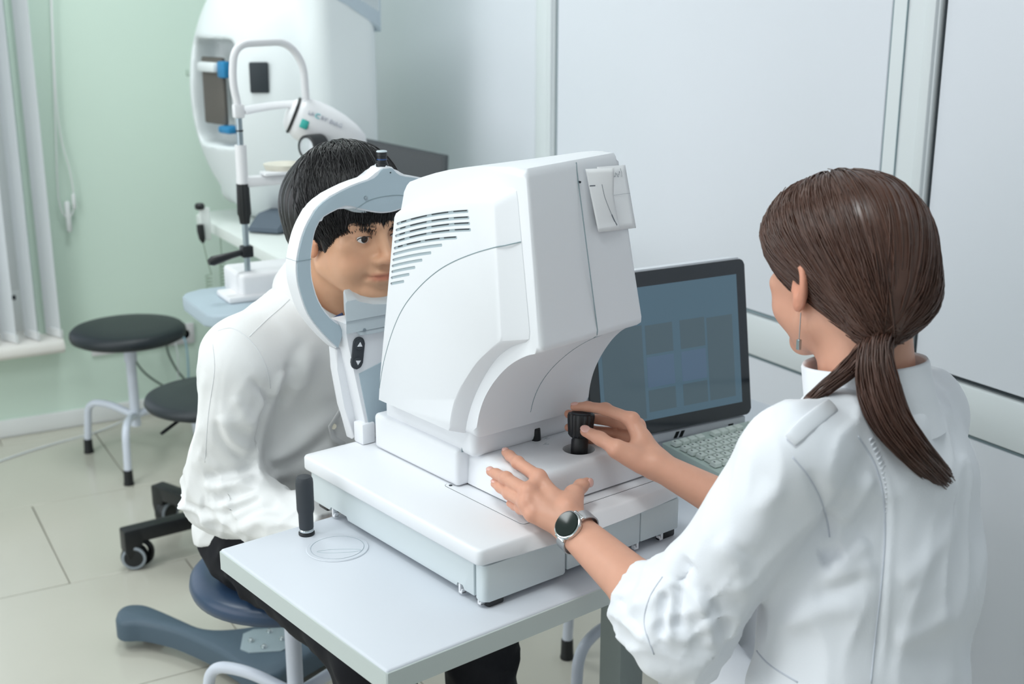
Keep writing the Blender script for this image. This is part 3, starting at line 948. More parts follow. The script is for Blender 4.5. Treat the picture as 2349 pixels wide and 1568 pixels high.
cable('keyboard_cable', 'thin grey cable lying behind the keyboard beside the monitor', [dev(0.92, 0.27, 0.004), dev(0.96, 0.285, 0.004), dev(0.978, 0.29, 0.003)], 0.0022, m_line)

# ================================================================== STOOLS AND FLOOR GEAR
def stool(loc, rz, seat_z, m_seat, label, hub_z=0.165, leg_r=0.205, seat_r=0.19):
    s = empty('round_stool', (loc[0], loc[1], 0), rz)
    tag(s, label, 'stool', 'round screw stools with three bent legs')
    prof = [(0.02, -0.012), (seat_r - 0.02, -0.012), (seat_r - 0.004, -0.004), (seat_r, 0.008), (seat_r - 0.002, 0.02), (seat_r - 0.012, 0.030), (seat_r - 0.035, 0.036), (seat_r * 0.5, 0.040), (0.004, 0.041)]
    ob('seat', lathe(NB(), [(r, z + seat_z - 0.041) for r, z in prof], 56), m_seat, s, angle=60)
    ob('seat_bracket', lathe(NB(), [(0.045, seat_z - 0.066), (0.05, seat_z - 0.06), (0.05, seat_z - 0.052)], 24), m_black, s)
    ob('post', tube(NB(), [(0, 0, hub_z - 0.035), (0, 0, seat_z - 0.06)], 0.0165, 20), m_tube, s)
    ob('post_sleeve', tube(NB(), [(0, 0, seat_z - 0.13), (0, 0, seat_z - 0.058)], 0.021, 20), m_tube, s)
    for k in range(3):
        a = 2 * PI * k / 3
        c, t = math.cos(a), math.sin(a)
        path = arc_path([(0.0, 0, hub_z), (leg_r * 0.55, 0, hub_z + 0.030), (leg_r * 0.98, 0, hub_z + 0.022), (leg_r + 0.012, 0, 0.045)], 0.075, 8)
        leg = ob('leg', tube(NB(), [(p.x * c, p.x * t, p.z) for p in path], 0.0125, 14), m_tube, s)
        e = leg_r + 0.012
        ob('rubber_tip', lathe(NB(), [(0.0165, 0.0), (0.0175, 0.003), (0.0155, 0.012), (0.0145, 0.050), (0.0125, 0.052)], 20, (e * c, e * t, 0)), m_black, leg)
    return s


stool((0.868, 4.135), math.radians(-112), 0.49, m_vinyl, 'white three-legged stool with dark round seat standing by the green wall', 0.165)
pst = dev(0.145, 0.83, -TZ)
stool((pst.x, pst.y), math.radians(-112), 0.47, m_blue_vinyl, 'blue round stool under the seated patient in the white shirt', 0.168, 0.215, 0.195)
stool((1.45, 2.06), math.radians(90), 0.47, m_vinyl, 'white three-legged stool under the table behind the grey column', 0.205, 0.21)
wst = dev(0.30, -0.42, -TZ)
stool((wst.x, wst.y), math.radians(40), 0.42, m_vinyl, 'white three-legged stool under the seated woman in the coat', 0.15, 0.2)
cable('hanging_cable', 'thin grey cable looping under the table beside the stool leg', [(1.20, 1.80, 0.712), (1.20, 2.08, 0.55), (1.25, 2.26, 0.42), (1.37, 2.27, 0.33), (1.405, 2.22, 0.24), (1.43, 2.2, 0.215), (1.47, 2.19, 0.225), (1.55, 2.18, 0.23)], 0.0035, m_cab_white)

# black swivel stool behind the patient: five-star base on casters
sw = empty('swivel_stool', (0.92, 3.33, 0))
tag(sw, 'black swivel stool on a five-arm caster base behind the patient', 'stool')
ob('seat', lathe(NB(), [(0.02, 0.432), (0.165, 0.432), (0.186, 0.440), (0.192, 0.450), (0.188, 0.462), (0.165, 0.470), (0.09, 0.474), (0.004, 0.475)], 56), m_vinyl, sw, angle=60)
ob('gas_column', tube(NB(), [(0, 0, 0.11), (0, 0, 0.43)], 0.025, 18), m_black, sw)
ob('height_lever', tube(NB(), [(0.02, 0, 0.425), (-0.12, -0.06, 0.42), (-0.175, -0.085, 0.40)], 0.005, 8), m_black, sw)
ob('hub', lathe(NB(), [(0.04, 0.07), (0.05, 0.08), (0.05, 0.125), (0.04, 0.135)], 20), m_black, sw)
m_cring = mat('caster_grey', (150, 158, 165), 0.4)
for k in range(5):
    a = math.radians(186 + 72 * k)
    R = Matrix.Rotation(a, 4, 'Z')
    b = box(NB(), (0.03, -0.022, 0.080), (0.292, 0.022, 0.122), 0.004, 2)
    b.transform(R)
    arm = ob('base_arm', b, m_black, sw)
    b = prism(NB(), [(0.250, 0.119), (0.293, 0.119), (0.293, 0.06), (0.286, 0.035), (0.245, 0.070), (0.240, 0.088)], 'y', -0.0225, 0.0225, 0.003, 2)
    b.transform(R)
    ob('end_drop', b, m_black, arm)
    w = Matrix.Translation((0.262 * math.cos(a), 0.262 * math.sin(a), 0.037)) @ Matrix.Rotation(math.radians(-22) + (k % 3) * 0.9, 4, 'Z') @ Matrix.Translation((0.0, -0.006, 0))
    for nm, bb_, m in (('tyre', lathe(NB(), [(0.022, -0.017), (0.035, -0.014), (0.037, -0.008), (0.037, 0.008), (0.035, 0.014), (0.022, 0.017)], 28, (0, 0, 0), 'y'), m_black),
                       ('caster_ring', lathe(NB(), [(0.0335, -0.0150), (0.0335, -0.0172), (0.0265, -0.0188), (0.0260, -0.0150)], 28, (0, 0, 0), 'y', cap=False), m_cring),
                       ('caster_hood', lathe(NB(), [(0.020, 0.020), (0.039, 0.016), (0.041, 0.0), (0.037, -0.008)], 20, (0.014, 0.002, 0.008), 'y', cap=False), m_black)):
        bb_.transform(w)
        ob(nm, bb_, m, arm)

# blue-grey V-shaped floor base with bolted plate
px = [(272, 1412), (276, 1398), (292, 1387), (325, 1386), (360, 1398), (410, 1420), (450, 1437), (490, 1443), (540, 1441), (600, 1432), (660, 1418), (740, 1396), (860, 1366), (905, 1366), (915, 1385), (880, 1408), (790, 1448), (720, 1486), (668, 1518), (640, 1538), (608, 1545), (575, 1530), (520, 1494), (470, 1467), (400, 1438), (330, 1422), (285, 1422)]
base_pts = [at_height(u, v, 0.085) for u, v in px]
cxy = Vector((0.78, 2.62, 0))
fb = empty('cast_stand', cxy)
tag(fb, 'blue-grey cast V-shaped floor base with bolted plate below the patient stool', 'stand base')
lp = [(p[0] - cxy.x, p[1] - cxy.y) for p in base_pts]
lp = [(p.x, p.y) for p in spline([(x, y, 0) for x, y in lp], 3, closed=True)]
c0 = (sum(p[0] for p in lp) / len(lp), sum(p[1] for p in lp) / len(lp))
def grow(poly, d):
    out = []
    n = len(poly)
    area = sum(poly[i][0] * poly[(i + 1) % n][1] - poly[(i + 1) % n][0] * poly[i][1] for i in range(n))
    sg = 1 if area > 0 else -1
    for i in range(n):
        a, b = poly[i - 1], poly[(i + 1) % n]
        dx, dy = b[0] - a[0], b[1] - a[1]
        l = math.hypot(dx, dy) or 1
        out.append((poly[i][0] + sg * dy / l * d, poly[i][1] - sg * dx / l * d))
    return out
ob('casting', loft(NB(), [[(x, y, z) for x, y in grow(lp, d)] for z, d in ((0.030, 0.004), (0.032, 0.008), (0.070, 0.008), (0.081, 0.004), (0.085, -0.004))]), m_foot, fb, angle=60)
pc = Vector(at_height(612, 1468, 0.086)) - cxy
u = Vector((0.92, -0.39, 0)); w = Vector((0.39, 0.92, 0))
oct_ = [(-0.058, -0.036), (-0.058, 0.036), (-0.036, 0.055), (0.036, 0.055), (0.058, 0.036), (0.058, -0.036), (0.036, -0.055), (-0.036, -0.055)]
def plate_pt(a, b, z):
    p = pc + u * a + w * b
    return (p.x, p.y, z)
plate = ob('bolted_plate', loft(NB(), [[plate_pt(a, b, 0.0845) for a, b in oct_], [plate_pt(a, b, 0.0875) for a, b in oct_], [plate_pt(a * 0.98, b * 0.98, 0.0882) for a, b in oct_]]), m_foot_plate, fb)
for a, b in ((-0.036, -0.004), (0.004, 0.036), (0.036, -0.004), (-0.004, -0.036)):
    c = plate_pt(a, b, 0)
    ob('bolt', lathe(NB(), [(0.0075, 0.0882), (0.0075, 0.0905), (0.005, 0.091), (0.005, 0.0945), (0.0035, 0.0955)], 14, (c[0], c[1], 0)), m_chrome, plate)
for k in (3, 13, 19):
    q = base_pts[k]
    i = (c0[0] - (q[0] - cxy.x), c0[1] - (q[1] - cxy.y))
    l = math.hypot(*i)
    ob('levelling_foot', lathe(NB(), [(0.026, 0.0), (0.028, 0.004), (0.026, 0.022), (0.012, 0.026), (0.012, 0.034)], 20, (q[0] - cxy.x + i[0] / l * 0.03, q[1] - cxy.y + i[1] / l * 0.03, 0)), m_black, fb)

# ================================================================== ORGANIC SURFACES (distance fields meshed with surface nets)
A3 = lambda p: np.asarray(p, dtype=np.float32)


def smin(a, b, k):
    h = np.clip(0.5 + 0.5 * (b - a) / k, 0, 1)
    return b + (a - b) * h - k * h * (1 - h)


def smax(a, b, k):
    return -smin(-a, -b, k)


def sd_cap(P, a, b, ra, rb):
    a, b = A3(a), A3(b)
    ab = b - a
    t = np.clip((P - a) @ ab / (ab @ ab), 0, 1)
    return np.linalg.norm(P - a - t[:, None] * ab, axis=1) - (ra + (rb - ra) * t)


def sd_chain(P, pts, rs, k=0.006):
    d = None
    for i in range(len(pts) - 1):
        e = sd_cap(P, pts[i], pts[i + 1], rs[i], rs[i + 1])
        d = e if d is None else smin(d, e, k)
    return d


def sd_ell(P, c, r, R=None):
    q = P - A3(c)
    if R is not None:
        q = q @ R
    r = A3(r)
    k0 = np.linalg.norm(q / r, axis=1)
    k1 = np.linalg.norm(q / (r * r), axis=1) + 1e-9
    return k0 * (k0 - 1) / k1


def sd_ecap(P, a, b, ra, rb, lat):
    """capsule of elliptical section: ra, rb = (half width along lat, half depth)"""
    a, b, lat = A3(a), A3(b), A3(lat)
    ab = b - a
    L = np.linalg.norm(ab)
    ax = ab / L
    lat = lat - ax * (lat @ ax)
    lat /= np.linalg.norm(lat)
    dp = np.cross(ax, lat)
    q = P - a
    s = q @ ax
    t = np.clip(s / L, 0, 1)
    wa = ra[0] + (rb[0] - ra[0]) * t
    wb = ra[1] + (rb[1] - ra[1]) * t
    wc = np.minimum(wa, wb)
    x, y, z = q @ lat, q @ dp, s - t * L
    k0 = np.sqrt((x / wa) ** 2 + (y / wb) ** 2 + (z / wc) ** 2)
    k1 = np.sqrt((x / wa ** 2) ** 2 + (y / wb ** 2) ** 2 + (z / wc ** 2) ** 2) + 1e-9
    return k0 * (k0 - 1) / k1


def vnoise(P, scale, seed=0):
    q = P * scale + seed * 17.31
    i = np.floor(q).astype(np.int64)
    f = q - i
    f = f * f * (3 - 2 * f)
    out = 0
    for dx in (0, 1):
        for dy in (0, 1):
            for dz in (0, 1):
                h = ((i[:, 0] + dx) * 374761393 + (i[:, 1] + dy) * 668265263 + (i[:, 2] + dz) * 2147483647 + seed * 1442695041) & 0xffffffff
                h = ((h ^ (h >> 13)) * 1274126177) & 0xffffffff
                v = ((h ^ (h >> 16)) & 0xffff) / 65535.0
                w = (f[:, 0] if dx else 1 - f[:, 0]) * (f[:, 1] if dy else 1 - f[:, 1]) * (f[:, 2] if dz else 1 - f[:, 2])
                out = out + v * w
    return out


def crinkle(P, a, b, s0, width, lam, amp, ph=0.0, twist=2.0, lat=(0, 0, 1)):
    """gathered folds round a limb: ridges across the axis, fading away from s0 (metres from a)"""
    a, b = A3(a), A3(b)
    ax = (b - a) / np.linalg.norm(b - a)
    q = P - a
    s = q @ ax
    r = q - s[:, None] * ax
    l = A3(lat) - ax * (A3(lat) @ ax)
    l /= np.linalg.norm(l)
    ang = np.arctan2(r @ np.cross(ax, l), r @ l)
    w = np.exp(-((s - s0) / width) ** 2) * np.exp(-np.maximum(np.linalg.norm(r, axis=1) - 0.11, 0) / 0.02)
    n = vnoise(P, 14, 3) * 4
    y = np.sin(2 * PI * s / lam + twist * np.sin(ang + ph) + n + ph)
    return amp * w * (0.6 * y + 0.4 * np.abs(y))


def folds(P, a, b, s0, width, amp, fs=26.0, fc=16.0, seed=1, shear=0.6, lat=(0, 0, 1)):
    """cloth creases on a sleeve or leg: ridged noise in limb coordinates, strongest near s0 (metres from a)"""
    a, b = A3(a), A3(b)
    ax = (b - a) / np.linalg.norm(b - a)
    q = P - a
    s = q @ ax
    r = q - s[:, None] * ax
    l = A3(lat) - ax * (A3(lat) @ ax)
    l /= np.linalg.norm(l)
    c = np.arctan2(r @ np.cross(ax, l), r @ l) * 0.055
    w = np.exp(-((s - s0) / width) ** 2) * np.exp(-np.maximum(np.linalg.norm(r, axis=1) - 0.10, 0) / 0.02)
    n = vnoise(np.stack([s * fs + shear * c * fs, c * fc, np.full_like(s, seed * 3.7)], 1), 1.0, seed)
    g = 1 - np.abs(2 * n - 1)
    return -amp * w * (g * g - 0.3)


def drape(q, sc, amp, seed):
    n = vnoise(q * A3(sc), 1.0, seed)
    g = 1 - np.abs(2 * n - 1)
    return -amp * (g * g - 0.3)


_CORN = np.array([(i, j, k) for i in (0, 1) for j in (0, 1) for k in (0, 1)])
_EDG = [(a, b) for a in range(8) for b in range(a + 1, 8) if np.abs(_CORN[a] - _CORN[b]).sum() == 1]


def surface_net(f, lo, hi, s, slack=1.5):
    lo, hi = A3(lo), A3(hi)
    B = 8
    nb = np.ceil((hi - lo) / (B * s)).astype(int)
    gi = np.stack(np.meshgrid(*[np.arange(n) for n in nb], indexing='ij'), -1).reshape(-1, 3)
    keep = []
    for c in range(0, len(gi), 60000):
        g = gi[c:c + 60000]
        keep.append(np.abs(f((lo + (g + 0.5) * B * s).astype(np.float32))) < B * s * 0.87 * slack)
    act = gi[np.concatenate(keep)]
    N = (nb * B + 2).astype(np.int64)
    off = np.stack(np.meshgrid(*[np.arange(B + 1)] * 3, indexing='ij'), -1).reshape(-1, 3)
    ids, vts, quads = [], [], []

    def cid(c):
        return (c[:, 0] * N[1] + c[:, 1]) * N[2] + c[:, 2]
    for c in range(0, len(act), 400):
        blk = act[c:c + 400]
        P = (blk[:, None, :] * B + off[None]).reshape(-1, 3)
        V = f((lo + P * s).astype(np.float32)).reshape(len(blk), B + 1, B + 1, B + 1)
        S = V < 0
        cnt = sum(S[:, i:B + i, j:B + j, k:B + k].astype(np.int8) for i, j, k in _CORN)
        w = np.argwhere((cnt > 0) & (cnt < 8))
        if not len(w):
            continue
        cv = np.stack([V[w[:, 0], w[:, 1] + i, w[:, 2] + j, w[:, 3] + k] for i, j, k in _CORN], 1)
        acc = np.zeros((len(w), 3))
        num = np.zeros(len(w))
        for a, b in _EDG:
            m = (cv[:, a] < 0) != (cv[:, b] < 0)
            t = cv[:, a] / np.where(m, cv[:, a] - cv[:, b], 1)
            acc += np.where(m[:, None], _CORN[a] + t[:, None] * (_CORN[b] - _CORN[a]), 0)
            num += m
        cell = blk[w[:, 0]] * B + w[:, 1:]
        ids.append(cid(cell))
        vts.append(lo + (cell + acc / num[:, None]) * s)
        for ax in range(3):
            e = np.zeros(3, int)
            e[ax] = 1
            a0 = S[:, :B, :B, :B]
            a1 = S[:, e[0]:B + e[0], e[1]:B + e[1], e[2]:B + e[2]]
            q = np.argwhere(a0 != a1)
            if not len(q):
                continue
            g = blk[q[:, 0]] * B + q[:, 1:]
            u, v = np.eye(3, dtype=int)[(ax + 1) % 3], np.eye(3, dtype=int)[(ax + 2) % 3]
            Q = np.stack([cid(g - u - v), cid(g - v), cid(g), cid(g - u)], 1)
            fl = a0[q[:, 0], q[:, 1], q[:, 2], q[:, 3]]
            Q[~fl] = Q[~fl][:, ::-1]
            quads.append(Q)
    ids = np.concatenate(ids)
    vts = np.concatenate(vts)
    quads = np.concatenate(quads)
    o = np.argsort(ids)
    ids, vts = ids[o], vts[o]
    ix = np.searchsorted(ids, quads).clip(0, len(ids) - 1)
    ok = (ids[ix] == quads).all(1)
    return vts, ix[ok]


def np_mesh(name, V, F):
    me = bpy.data.meshes.new(name)
    n = F.shape[1]
    me.vertices.add(len(V))
    me.vertices.foreach_set('co', np.ascontiguousarray(V, dtype=np.float32).ravel())
    me.loops.add(F.size)
    me.loops.foreach_set('vertex_index', np.ascontiguousarray(F, dtype=np.int32).ravel())
    me.polygons.add(len(F))
    me.polygons.foreach_set('loop_start', np.arange(0, F.size, n, dtype=np.int32))
    me.update(calc_edges=True)
    me.validate()
    return me


def net_normals(V, F):
    fn = np.cross(V[F[:, 2]] - V[F[:, 0]], V[F[:, 3]] - V[F[:, 1]])
    N = np.zeros_like(V)
    for c in range(4):
        np.add.at(N, F[:, c], fn)
    return N / (np.linalg.norm(N, axis=1, keepdims=True) + 1e-12)


def press_folds(lines):
    """returns a step that raises or presses cloth along lines drawn on its surface: (points, height, width)"""
    def step(V, F):
        hit = surface_hits(V, F)
        N = net_normals(V, F)
        D = np.zeros(len(V))
        for px, amp, w in lines:
            pl = [hit(p.x, p.y) for p in spline([(u, v, 0) for u, v in px], 6)]
            pl = np.array([list(p) for p in pl if p is not None])
            if len(pl) < 3:
                continue
            near = np.where((np.abs(V - (pl.min(0) + pl.max(0)) / 2) < (pl.max(0) - pl.min(0)) / 2 + 3 * w).all(1))[0]
            best = np.full(len(near), 9.0)
            tb_ = np.zeros(len(near))
            for i in range(len(pl) - 1):
                a, b = pl[i], pl[i + 1]
                ab = b - a
                t = np.clip((V[near] - a) @ ab / (ab @ ab + 1e-12), 0, 1)
                d = np.linalg.norm(V[near] - a - t[:, None] * ab, axis=1)
                up = d < best
                best = np.where(up, d, best)
                tb_ = np.where(up, (i + t) / (len(pl) - 1), tb_)
            D[near] += amp * np.exp(-(best / w) ** 2) * np.clip(np.minimum(tb_, 1 - tb_) * 5, 0.15, 1)
        return V + N * D[:, None]
    return step


def organic(name, f, lo, hi, s, m, parent=None, base=(0, 0, 0), tone=None, slack=1.5, post=None):
    V, F = surface_net(f, lo, hi, s, slack)
    if post is not None:
        V = post(V, F)
    me = np_mesh(name, V - A3(base), F)
    if tone is not None:
        at = me.color_attributes.new('tone', 'FLOAT_COLOR', 'POINT')
        c = np.ones((len(V), 4), np.float32)
        c[:, :3] = tone(V)
        if len(me.vertices) == len(V):
            at.data.foreach_set('color', c.ravel())
    return link_mesh(name, me, m, parent, angle=180), V, F


def strands_mesh(paths, r0, r1):
    """many thin three-sided hairs; paths (n, k, 3)"""
    paths = np.asarray(paths)
    n, k, _ = paths.shape
    d = np.gradient(paths, axis=1)
    d /= np.linalg.norm(d, axis=2, keepdims=True) + 1e-9
    ref = rng.normal(size=(n, 1, 3))
    u = np.cross(d, ref)
    u /= np.linalg.norm(u, axis=2, keepdims=True) + 1e-9
    w = np.cross(d, u)
    rad = np.linspace(r0, r1, k)[None, :, None] * rng.uniform(0.7, 1.3, (n, 1, 1))
    V = np.stack([paths + rad * (math.cos(a) * u + math.sin(a) * w) for a in (0, 2 * PI / 3, 4 * PI / 3)], 2)
    idx = np.arange(n * k * 3).reshape(n, k, 3)
    F = []
    for c in range(3):
        c2 = (c + 1) % 3
        F.append(np.stack([idx[:, :-1, c], idx[:, :-1, c2], idx[:, 1:, c2], idx[:, 1:, c]], -1).reshape(-1, 4))
    return V.reshape(-1, 3), np.concatenate(F)


def rot_m(rx=0, ry=0, rz=0):
    return np.array((Matrix.Rotation(rz, 3, 'Z') @ Matrix.Rotation(ry, 3, 'Y') @ Matrix.Rotation(rx, 3, 'X')))


# ------------------------------------------------------------------ skin
def skin_mat(name, col, rough=0.45):
    m = mat(name, col, rough, spec=0.4, var=0.05, scale=60, bump=0.05, bscale=700, sss=0.12)
    nt = m.node_tree
    b = nt.nodes['Principled BSDF']
    at = nt.nodes.new('ShaderNodeAttribute')
    at.attribute_name = 'tone'
    mx = nt.nodes.new('ShaderNodeMix')
    mx.data_type = 'RGBA'
    mx.blend_type = 'MULTIPLY'
    mx.inputs[0].default_value = 1.0
    src = b.inputs['Base Color'].links[0].from_socket
    nt.links.new(src, mx.inputs[6])
    nt.links.new(at.outputs['Color'], mx.inputs[7])
    nt.links.new(mx.outputs[2], b.inputs['Base Color'])
    return m


def head_sdf(q, fem=False):
    """head in its own frame: face towards -y, up z, origin in the middle of the cranium"""
    m = q.copy()
    m[:, 0] = np.abs(m[:, 0])
    d = sd_ell(m, (0, 0.010, 0.020), (0.0745, 0.094, 0.084))
    d = smin(d, sd_ell(m, (0, -0.034, -0.040), (0.0600, 0.0600, 0.0720)), 0.030)
    d = smin(d, sd_cap(m, (0.052, -0.004, -0.064), (0.020, -0.070, -0.104), 0.019, 0.014), 0.025)
    d = smin(d, sd_ell(m, (0, -0.076, -0.106), (0.023, 0.018, 0.016)), 0.020)
    d = smin(d, sd_ell(m, (0.040, -0.062, -0.052), (0.024, 0.026, 0.028)), 0.022)       # cheek
    d = smin(d, sd_ell(m, (0.047, -0.066, -0.020), (0.018, 0.016, 0.012)), 0.020)       # cheekbone
    d = smin(d, sd_cap(m, (0.010, -0.089, 0.014), (0.045, -0.074, 0.014), 0.0095, 0.008), 0.014)   # brow
    # eye region: socket, lids with an opening
    d = smax(d, -sd_ell(m, (0.031, -0.101, -0.008), (0.019, 0.017, 0.0125)), 0.014)
    e = A3((0.0315, -0.0770, -0.0075))
    lid = np.linalg.norm(m - e, axis=1) - 0.0142
    op = sd_ell(m, (0.0318, -0.090, -0.0085), (0.0140, 0.02, 0.0050))
    lid2 = smax(lid, -op, 0.0015)
    d = smin(d, lid2, 0.006)
    d = smax(d, -sd_ell(m, (0.0318, -0.0935, -0.0085), (0.0138, 0.011, 0.0048)), 0.0012)
    # upper lid crease
    d = smax(d, -sd_chain(m, [(0.019, -0.0925, -0.0035), (0.032, -0.0945, 0.0005), (0.045, -0.0865, -0.0045)], [0.0012] * 3, 0.001), 0.004)
    # nose
    n = sd_cap(m, (0, -0.086, 0.002), (0, -0.1075, -0.036), 0.0075, 0.0095)
    n = smin(n, sd_ell(m, (0, -0.1095, -0.040), (0.0115, 0.0105, 0.0095)), 0.008)
    n = smin(n, sd_ell(m, (0.0120, -0.0985, -0.0445), (0.0080, 0.0105, 0.0075)), 0.006)
    d = smin(d, n, 0.011)
    d = smax(d, -sd_ell(m, (0.0070, -0.1035, -0.0525), (0.0036, 0.0048, 0.0036)), 0.003)
    # mouth
    d = smin(d, sd_ell(m, (0, -0.086, -0.071), (0.027, 0.016, 0.020)), 0.012)
    d = smin(d, sd_chain(m, [(0, -0.1010, -0.0655), (0.012, -0.0985, -0.0662), (0.0245, -0.0885, -0.0705)], [0.0042, 0.0042, 0.0018], 0.003), 0.005)
    d = smin(d, sd_chain(m, [(0, -0.0985, -0.0775), (0.012, -0.0960, -0.0765), (0.0240, -0.0885, -0.0720)], [0.0056, 0.0050, 0.0018], 0.003), 0.005)
    d = smax(d, -sd_chain(m, [(0, -0.1055, -0.0708), (0.013, -0.1010, -0.0710), (0.0262, -0.0905, -0.0715)], [0.0014, 0.0012, 0.0010], 0.001), 0.003)
    d = smax(d, -sd_ell(m, (0.0300, -0.0905, -0.0720), (0.0040, 0.0060, 0.0050)), 0.006)
    d = smax(d, -sd_cap(m, (0.0, -0.1085, -0.052), (0, -0.107, -0.060), 0.0028, 0.003), 0.005)
    # ear: dished disc with rim and lobe
    R = rot_m(math.radians(-12), 0, math.radians(-22))
    c = A3((0.0790, 0.006, -0.014))
    ear = sd_ell(m, c, (0.0085, 0.0185, 0.0315), R)
    ear = smax(ear, -sd_ell(m, c + A3((0.0085, -0.001, 0.004)), (0.0075, 0.0110, 0.0195), R), 0.004)
    ear = smin(ear, sd_ell(m, c + A3((-0.001, -0.008, -0.026)), (0.0055, 0.0085, 0.0095), R), 0.006)
    ear = smin(ear, sd_cap(m, c + A3((-0.004, -0.014, -0.004)), c + A3((-0.003, -0.016, -0.010)), 0.004, 0.004), 0.004)
    d = smin(d, ear, 0.005)
    return d


def face_tone(q, lip=(0.80, 0.52, 0.50)):
    """local colour of the skin: lips, cheeks, eyelids, ears"""
    m = q.copy()
    m[:, 0] = np.abs(m[:, 0])
    t = np.ones((len(q), 3))
    def blend(w, c):
        nonlocal t
        t = t * (1 - w[:, None]) + t * A3(c) * w[:, None]
    lz = np.exp(-((m[:, 2] + 0.0712) / 0.0068) ** 4) * np.exp(-(m[:, 0] / 0.0245) ** 6) * (m[:, 1] < -0.080)
    blend(lz, lip)
    blend(0.5 * np.exp(-(((m[:, 0] - 0.045) / 0.02) ** 2 + ((m[:, 2] + 0.040) / 0.02) ** 2)) * (m[:, 1] < -0.02), (1.0, 0.86, 0.84))
    blend(0.6 * np.exp(-(((m[:, 0]) / 0.013) ** 2 + ((m[:, 2] + 0.042) / 0.014) ** 2)) * (m[:, 1] < -0.09), (1.0, 0.86, 0.84))
    blend(0.45 * np.exp(-(((m[:, 0] - 0.032) / 0.018) ** 2 + ((m[:, 2] + 0.008) / 0.012) ** 2)) * (m[:, 1] < -0.05), (0.80, 0.72, 0.72))
    blend(0.7 * (m[:, 0] > 0.072) * (np.abs(m[:, 2] + 0.014) < 0.04), (1.0, 0.80, 0.76))
    return t


def eye_parts(parent, R, c, base, iris=(46, 36, 32)):
    """eyeballs with iris and pupil; R rotates head frame into the world, c is the head origin"""
    mw = mat('eye_white', (226, 222, 220), 0.12, coat=0.5, var=0.01)
    mi = mat('iris_dark', iris, 0.25, coat=0.15, spec=0.3)
    mp_ = mat('pupil_black', (6, 6, 7), 0.2, coat=0.2)
    for s in (-1, 1):
        e = A3((0.0315 * s, -0.0770, -0.0075))
        b = NB()
        bmesh.ops.create_uvsphere(b, u_segments=24, v_segments=16, radius=0.0128)
        w = c + R @ e
        b.transform(Matrix.Translation(Vector(w - A3(base))))
        eb = ob('eyeball', b, mw, parent, angle=180)
        g = A3((-0.0006 * s, -1, -0.01))
        g = R @ (g / np.linalg.norm(g))
        b = NB()
        lathe(b, [(0.0064, 0.0110), (0.0058, 0.0121), (0.003, 0.0131), (0.0005, 0.0134)], 24)
        q = Vector((0, 0, 1)).rotation_difference(Vector(g))
        b.transform(Matrix.Translation(Vector(w - A3(base))) @ q.to_matrix().to_4x4())
        ir = ob('iris', b, mi, eb, angle=180)
        b = lathe(NB(), [(0.0027, 0.01295), (0.0025, 0.01345), (0.0004, 0.01365)], 18)
        b.transform(Matrix.Translation(Vector(w - A3(base))) @ q.to_matrix().to_4x4())
        ob('pupil', b, mp_, eb, angle=180)


def nail(parent, pos, nrm, ax, base, w=0.0052, l=0.0066):
    nrm, ax = Vector(nrm).normalized(), Vector(ax).normalized()
    sd = ax.cross(nrm).normalized()
    nrm = sd.cross(ax).normalized()
    b = NB()
    bmesh.ops.create_uvsphere(b, u_segments=14, v_segments=8, radius=1.0)
    M = Matrix((sd * w, ax * l, nrm * 0.0022)).transposed().to_4x4()
    b.transform(Matrix.Translation(Vector(A3(pos) - A3(base))) @ M)
    ob('fingernail', b, m_nail, parent, angle=180)


def surface_hits(V, F):
    from mathutils.bvhtree import BVHTree
    T = BVHTree.FromPolygons([tuple(v) for v in V], [tuple(f) for f in F])
    def hit(u, v, lift=0.0):
        r = Vector(_fw + _rt * (u - 1174.5) / CAM_F - _up * (v - 784.0) / CAM_F)
        p, n, i, d = T.ray_cast(Vector(_C), r.normalized())
        if p is None:
            return None
        if n.dot(r) > 0:
            n = -n
        return p + n * lift
    return hit


def seam(parent, name, hit, px, r, m, base, lift=0.0):
    pts = [hit(p.x, p.y, lift) for p in spline([(u, v, 0) for u, v in px], 6)]
    pts = [p - Vector(base) for p in pts if p is not None]
    if len(pts) > 2:
        return ob(name, tube(NB(), pts, r, 6), m, parent, angle=180)

# ================================================================== THE WOMAN AT THE CONTROLS
def DV(x, y, z):
    return A3(dev(x, y, z))
m_skin_w = skin_mat('fair_skin', (214, 161, 137))
m_nail = mat('fingernail', (226, 176, 164), 0.25, coat=0.3)
m_coat = mat('white_coat_cotton', (236, 239, 245), 0.8, var=0.015, scale=9, bump=0.10, bscale=420, sheen=0.2)
m_coat_seam = mat('coat_seam', (205, 210, 220), 0.85)
m_whair = mat('brown_hair', (82, 54, 43), 0.36, var=0.35, scale=40, spec=0.6)
DX = A3(_tx); DY = A3(_ty); DZ = A3((0, 0, 1))
RD = np.stack([DX, DY, DZ], 1)                    # instrument frame -> world (columns)

